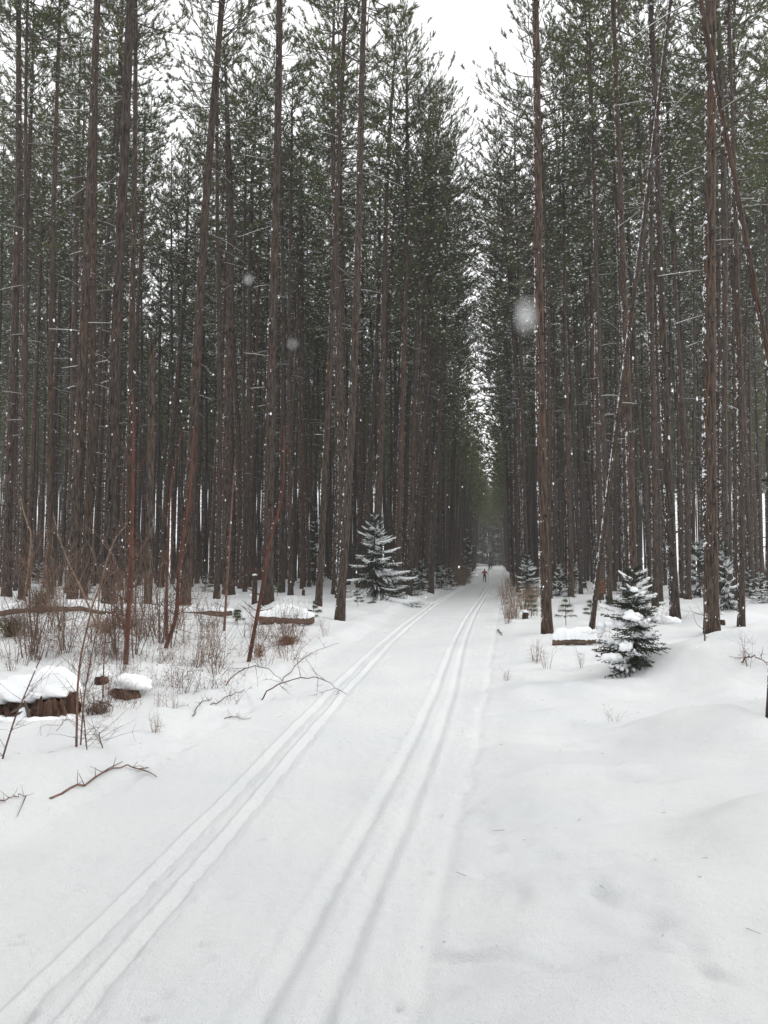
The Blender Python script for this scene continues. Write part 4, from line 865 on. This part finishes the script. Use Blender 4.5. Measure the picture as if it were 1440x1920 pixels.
def big_stump():
    p = on_ground(104, 1338); p[2] -= .03; e = empty('rotten_stump', p, 'rotten brown stump under a thick snow cap beside the thin stems', 'stump'); rng = np.random.default_rng(2)
    stump_wood((.20, .17), .26, 3).build('wood', M_STUMP, e, smooth=False)
    o = stump_wood((.13, .12), .20, 8).build('wood', M_STUMP, e, smooth=False); o.location = (-.36, .02, -.02)
    o = stump_wood((.12, .10), .17, 14).build('wood', M_STUMP, e, smooth=False); o.location = (-.60, -.02, -.03)
    m = MB(); V, Q = blob((-.03, .04, .25), (.225, .20, .25), 5, 26, 16, .20, .25); m.add(V, Q)
    V, Q = blob((-.38, .06, .20), (.30, .20, .20), 17, 26, 16, .22, .25); m.add(V, Q); V, Q = blob((-.66, .06, .17), (.24, .20, .17), 19, 22, 14, .2, .3); m.add(V, Q); m.build('snow_cap', M_SNOW, e)
    m = MB(); V, Q = blob((-.24, -.14, .06), (.07, .06, .07), 31, 14, 9, .3, .6); m.add(V, Q); m.build('snow_clump', M_SNOW, e)
    for q, (bx_, by_, br_) in enumerate(((.22, -.14, .12), (-.02, -.25, .13), (-.30, -.20, .12), (-.52, -.18, .14), (.30, .02, .12))):
        m = MB(); V, Q = blob((bx_, by_, -.01), (br_ * 1.5, br_, br_ * .55), 40 + q, 16, 10, .25, .5); m.add(V, Q); m.build('snow_clump', M_SNOW, e)
    for q in range(13):                                        # slabs of bark and grey splinters, each leaning its own way
        x = rng.uniform(-.72, .20); yv = -.10 - .10 * math.sqrt(max(0, 1 - ((x + .26) / .5) ** 2)) * rng.uniform(.7, 1.1); h = rng.uniform(.10, .26) * (1 if x > -.2 else .8); w = rng.uniform(.012, .04); dx = rng.normal(0, .09) * (1 if x > -.2 else 1.8)
        m = MB(); V, Q = tubes([[(x, yv, -.06), (x + dx * .4, yv - .012, h * .4), (x + dx * .8, yv - .005, h * .8), (x + dx, yv + .01, h)]], [[w, w * .95, w * .7, w * .15]], 5); V = np.asarray(V); V[:, 1] = yv + (V[:, 1] - yv) * .45; m.add(V, Q); m.build('bark_slab', M_STUMP if q % 3 else M_LIMB, e, smooth=False)
    p3 = on_ground(233, 1303); e3 = empty('rotten_stump', p3, 'low rotten stump almost buried in snow under the shrubs', 'stump'); stump_wood((.14, .12), .10, 6).build('wood', M_STUMP, e3, smooth=False)
    m = MB(); V, Q = blob((.03, .12, .09), (.22, .17, .13), 12, 20, 12, .25, .3); m.add(V, Q); m.build('snow_cap', M_SNOW, e3)
    p4 = on_ground(190, 1280); e4 = empty('rotten_stump', p4, 'small reddish wood chunk poking from snow behind the low stump', 'stump'); stump_wood((.07, .06), .09, 7).build('wood', M_STUMP, e4, smooth=False)
    m = MB(); V, Q = blob((.0, .03, .09), (.09, .08, .06), 13, 14, 9, .2, .3); m.add(V, Q); m.build('snow_cap', M_SNOW, e4)
big_stump()

def clump(px, py, r_px, h_px, mt, label, cat, n=260, seed=1, name='dead_fern_clump', droop=1.0, rr=.0035):
    p = on_ground(px, py); k = p[1] / F_PX; rng = np.random.default_rng(seed); P, R = [], []
    for i in range(n):
        a = rng.uniform(0, 6.28); d = np.array([math.cos(a), math.sin(a), 0]); L = r_px * k * rng.uniform(.4, 1.15); h = h_px * k * rng.uniform(.4, 1.1); b = rng.normal(0, .04, 3) * [1, 1, 0]
        t = np.linspace(0, 1, 5)[:, None]; P.append(b + d * L * t + np.array([0, 0, 1]) * (h * np.sin(t * 3.0 * droop) * (1 - .35 * t)) + rng.normal(0, .03, (5, 3)) * [1, 1, .7]); R.append(np.linspace(rr, .0015, 5))
    m = MB(); V, Q = tubes(P, R, 3); m.add(V, Q); o = m.build(name, mt, smooth=False); o.location = p; return tag(o, label, cat)
clump(540, 1209, 24, 20, M_FERN, 'tangled clump of dead brown fern below the short log', 'fern', 190, 1)
clump(487, 1228, 9, 34, M_LEAF, 'few curled orange brown leaves beside the bent sapling', 'leaf clump', 40, 2, droop=.7)
clump(75, 1150, 46, 58, M_DEADN, 'brown brush pile of dead conifer boughs by the fallen log', 'brush pile', 230, 3, 'brush_pile', 1.0)
clump(20, 1195, 52, 46, M_DEADN, 'lower brush pile of dead boughs beyond the rotten stump half', 'brush pile', 230, 4, 'brush_pile', 1.0)
clump(200, 1190, 60, 34, M_FERN, 'matted brown fern at the thicket below the fallen log', 'fern', 90, 5, droop=1.0)
clump(185, 1340, 24, 26, M_TWIG, 'wiry dark twig ball at the foot of the snow capped stump', 'fern', 70, 6, droop=.9)

def leafy(px, py, h_px, w_px, label, n):
    p = on_ground(px, py); k = p[1] / F_PX; rng = np.random.default_rng(int(px)); P, R = [], []; h = h_px * k
    for i in range(5): grow(rng, P, R, (0, 0, -.04), (rng.normal() * .25, rng.normal() * .25, 1), h * rng.uniform(.7, 1.05), .007, 2, .25)
    e = empty('beech_sapling', p, label, 'sapling', 'leafy beech saplings'); m = MB(); V, Q = tubes(P, R, 4); m.add(V, Q); m.build('stem', M_TWIG, e)
    C = np.stack([rng.normal(0, w_px * k * .28, n), rng.normal(0, w_px * k * .28, n), rng.uniform(.45, 1.0, n) * h], -1); V, Fc = needles(rng, C, nrm(rng.normal(0, 1, (n, 3)) + [0, 0, -.8]), k=2, ln=(.05, .09), w=(.035, .06), spread=.6, back=.02, up=-.5); m = MB(); m.add(V, Fc); m.build('dry_leaves', M_LEAF, e, smooth=False)['kind'] = 'stuff'
leafy(1126, 1131, 44, 22, 'small orange leaved beech beside the leaning pine', 90)
leafy(1064, 1102, 50, 28, 'rusty leaved beech sapling behind the flared pine', 110)

# ------------------------------------------------------------------ skiers
M_JACKR = surf_mat('red_jacket', [(.3, (.30, .018, .045)), (.7, (.40, .03, .07))], nscale=6)
M_BLACK = surf_mat('black_cloth', [(.3, (.012, .013, .016)), (.7, (.022, .023, .027))], nscale=6)
M_GREY = surf_mat('dark_grey_cloth', [(.3, (.03, .032, .038)), (.7, (.05, .052, .06))], nscale=6)
M_SKIN = surf_mat('skin', [(.3, (.42, .24, .17)), (.7, (.5, .3, .22))], nscale=8)
M_SKI = surf_mat('ski_base', [(.3, (.10, .10, .11)), (.7, (.2, .2, .21))], nscale=6)
def skier(px, py, dist, jacket, trousers, label, pose, facing=1.0, hat=None):
    x = (px - CX) / F_PX * dist; z = GZ(x, dist); hd = .139
    J = {'pel': (0, 0, .95), 'waist': (0, .02, 1.12), 'chest': (0, .06, 1.32), 'neck': (0, .08, 1.48), 'head': (0, .10, 1.60), 'crn': (0, .10, 1.72),
         'hipl': (-.10, 0, .90), 'kneel': (-.12, .05 + pose * .12, .50), 'ankl': (-.12, -.02 + pose * .05, .10), 'toel': (-.13, .14 + pose * .05, .06),
         'hipr': (.10, 0, .90), 'kneer': (.12, .07 - pose * .10, .50), 'ankr': (.13, -.03 - pose * .16, .10), 'toer': (.14, .13 - pose * .16, .06),
         'shl': (-.19, .05, 1.42), 'ell': (-.36, -.02 + pose * .1, 1.22), 'wrl': (-.33, .18 + pose * .1, 1.12), 'hal': (-.32, .24 + pose * .1, 1.12),
         'shr': (.19, .05, 1.42), 'elr': (.37, -.04 - pose * .1, 1.20), 'wrr': (.47, .10 - pose * .12, 1.02), 'har': (.50, .15 - pose * .12, 1.00)}
    Rd = dict(pel=.15, waist=.145, chest=.165, neck=.062, head=.095, crn=.07, hipl=.095, kneel=.065, ankl=.05, toel=.045, hipr=.095, kneer=.065, ankr=.05, toer=.045, shl=.075, ell=.052, wrl=.04, hal=.042, shr=.075, elr=.052, wrr=.04, har=.042)
    E = [('pel', 'waist'), ('waist', 'chest'), ('chest', 'neck'), ('neck', 'head'), ('head', 'crn'), ('pel', 'hipl'), ('hipl', 'kneel'), ('kneel', 'ankl'), ('ankl', 'toel'), ('pel', 'hipr'), ('hipr', 'kneer'), ('kneer', 'ankr'), ('ankr', 'toer'), ('chest', 'shl'), ('shl', 'ell'), ('ell', 'wrl'), ('wrl', 'hal'), ('chest', 'shr'), ('shr', 'elr'), ('elr', 'wrr'), ('wrr', 'har')]
    ks = list(J); me = bpy.data.meshes.new('person'); me.from_pydata([J[k] for k in ks], [(ks.index(a), ks.index(b)) for a, b in E], []); tmp = bpy.data.objects.new('tmp', me); COL.objects.link(tmp)
    md = tmp.modifiers.new('s', 'SKIN'); sv = me.skin_vertices[0].data
    for i, k in enumerate(ks): sv[i].radius = (Rd[k], Rd[k]); sv[i].use_root = (k == 'pel')
    sub = tmp.modifiers.new('d', 'SUBSURF'); sub.levels = 1; sub.render_levels = 1
    dg = bpy.context.evaluated_depsgraph_get(); me2 = bpy.data.meshes.new_from_object(tmp.evaluated_get(dg)); bpy.data.objects.remove(tmp)
    for q in (jacket, trousers, M_SKIN, hat or M_BLACK): me2.materials.append(q)
    for f in me2.polygons:
        c = f.center; f.use_smooth = True
        f.material_index = 3 if c.z > 1.62 else (2 if c.z > 1.50 else (1 if c.z < .99 and abs(c.x) < .27 else (3 if (c - Vector(J['hal'])).length < .07 or (c - Vector(J['har'])).length < .07 else 0)))
    o = link('person', me2); o.location = (x, dist, z + .01); o.rotation_euler = (0, 0, -math.atan(hd)); tag(o, label, 'person', 'skiers on the trail')
    h = MB(); V, Q = blob((0, .10, 1.69), (.105, .115, .085), 3, 12, 8, .04, .6); h.add(V, Q); h.build('hat', hat or M_BLACK, o)
    M = Matrix.Translation((x, dist, z + .01)) @ Matrix.Rotation(-math.atan(hd), 4, 'Z')
    short = label.split(' skier')[0]
    for s, k, t in ((-1, 'hal', -.25), (1, 'har', -.38)):
        a = M @ Vector(J[k]); b = M @ Vector((J[k][0] + s * .02, J[k][1] + t, .02)); m = MB(); up = a + (a - b).normalized() * .08; V, Q = tubes([[tuple(up), tuple(a), tuple(b)]], [[.016, .011, .008]], 6); m.add(V, Q); c = b + (a - b) * .06; V, Q = blob(tuple(c), (.045, .045, .012), 2, 8, 5, 0); m.add(V, Q)
        tag(m.build('ski_pole', M_SKI), 'ski pole in the %s hand of the %s skier' % ('lowered' if s > 0 else 'bent', short), 'ski pole', 'ski poles')
    for k, w in (('ankl', 'leading'), ('ankr', 'trailing')):
        j = J[k]; pts = [(j[0], j[1] + q, zq) for q, zq in ((-.85, .03), (-.4, .018), (.3, .018), (.85, .02), (1.0, .07), (1.08, .14))]; P = [M @ Vector(q) for q in pts]; V = []
        for q in P: V += [(q.x - .025, q.y, q.z - .008), (q.x + .025, q.y, q.z - .008), (q.x + .025, q.y, q.z + .012), (q.x - .025, q.y, q.z + .012)]
        F = [[i * 4 + c, i * 4 + (c + 1) % 4, i * 4 + 4 + (c + 1) % 4, i * 4 + 4 + c] for i in range(5) for c in range(4)] + [[3, 2, 1, 0], [20, 21, 22, 23]]; m = MB(); m.add(V, np.array(F)); tag(m.build('ski', M_SKI), 'ski under the %s foot of the %s skier' % (w, short), 'ski', 'cross country skis')
skier(908, 1093, 97, M_JACKR, M_BLACK, 'red jacketed skier in dark trousers heading down the trail', .6)
skier(917, 1072, 152, M_BLACK, M_BLACK, 'black clad skier farther along the trail', -.5)
skier(921, 1066, 178, M_GREY, M_BLACK, 'grey clad skier beyond the black clad one', .4)

# ------------------------------------------------------------------ falling snow
def snowfall():
    rng = np.random.default_rng(6); n = 4200; y = 4.2 + 46 * rng.random(n) ** 1.2; x = rng.uniform(-.58, .58, n) * (y + 1.5); z = GZ(0, 0) + .1 + rng.random(n) * (1.6 + y * .85)
    s = np.minimum(rng.gamma(2.6, .0010, n) + .0018, .0012 * y + .001); C = np.stack([x, y, z], -1)
    m = MB(); V, Fc = lumps(C, np.stack([s, s, s * rng.uniform(1.1, 2.4, n)], -1)); m.add(V, Fc)
    for px, py, d, a, b in ((985, 590, .14, .0009, .0032), (548, 645, .26, .0008, .0010), (466, 525, .3, .0009, .0014)):
        V, Fc = lumps(np.array([at_y(px, py, d)]), np.array([[a, a * .6, b]])); m.add(V, Fc)
    tag(m.build('falling_snow', M_SNOW), 'loose snowflakes drifting down through the air', 'snow', kind='stuff')
snowfall()

def bits():
    rng = np.random.default_rng(12); n = 260; y = 2.8 + 30 * rng.random(n) ** 1.2; x = EDGE_L(y) + (EDGE_R(y) - EDGE_L(y)) * rng.uniform(-.25, 1.6, n); s = np.minimum(rng.gamma(1.6, .0014, n) + .0015, .005)
    m = MB(); V, Fc = lumps(np.stack([x, y, ground(x, y) + s * .25], -1), np.stack([s * rng.uniform(.8, 1.8, n), s, s * .7], -1)); m.add(V, Fc); tag(m.build('snow_clods', M_SNOW), 'small crumbs of snow kicked over the trail surface', 'snow', kind='stuff')
    n = 420; y = 3 + 32 * rng.random(n) ** 1.3; x = rng.uniform(-.52, .52, n) * y; off = np.maximum(EDGE_L(y) - x, x - EDGE_R(y)); k = (off > -.2) | (rng.random(n) < .12); x, y = x[k], y[k]; n = len(x)
    z = ground(x, y) + .004; a = rng.uniform(0, 6.28, n); L = rng.gamma(2, .008, n) + .006; d = np.stack([np.cos(a), np.sin(a), rng.uniform(0, .15, n)], -1) * L[:, None]; b = np.stack([x, y, z], -1)
    m = MB(); V, Q = tubes(np.stack([b, b + d], 1), np.broadcast_to([.0014, .0007], (n, 2)), 3); m.add(V, Q); tag(m.build('needle_litter', M_LIMB), 'fallen needles and bark bits scattered on the snow', 'litter', kind='stuff')
bits()

# ------------------------------------------------------------------ snowy air
def haze():
    v = [(x, y, z) for x in (-380, 380) for y in (-380, 590) for z in (-3, 34)]
    me = bpy.data.meshes.new('haze'); me.from_pydata(v, [], [(0, 1, 3, 2), (4, 6, 7, 5), (0, 4, 5, 1), (2, 3, 7, 6), (0, 2, 6, 4), (1, 5, 7, 3)])
    m, nt, out = mat('haze_air'); pv = N(nt, 'ShaderNodeVolumePrincipled'); pv.inputs['Color'].default_value = (.93, .95, .96, 1); pv.inputs['Density'].default_value = HAZE; pv.inputs['Anisotropy'].default_value = .2
    nt.links.new(pv.outputs[0], out.inputs['Volume']); me.materials.append(m); tag(link('haze', me), 'thin snowy air between the trees', 'haze', kind='stuff')
HAZE = .0007
haze()
print('TRI', {k: v for k, v in TRI.items()}, sum(TRI.values()))
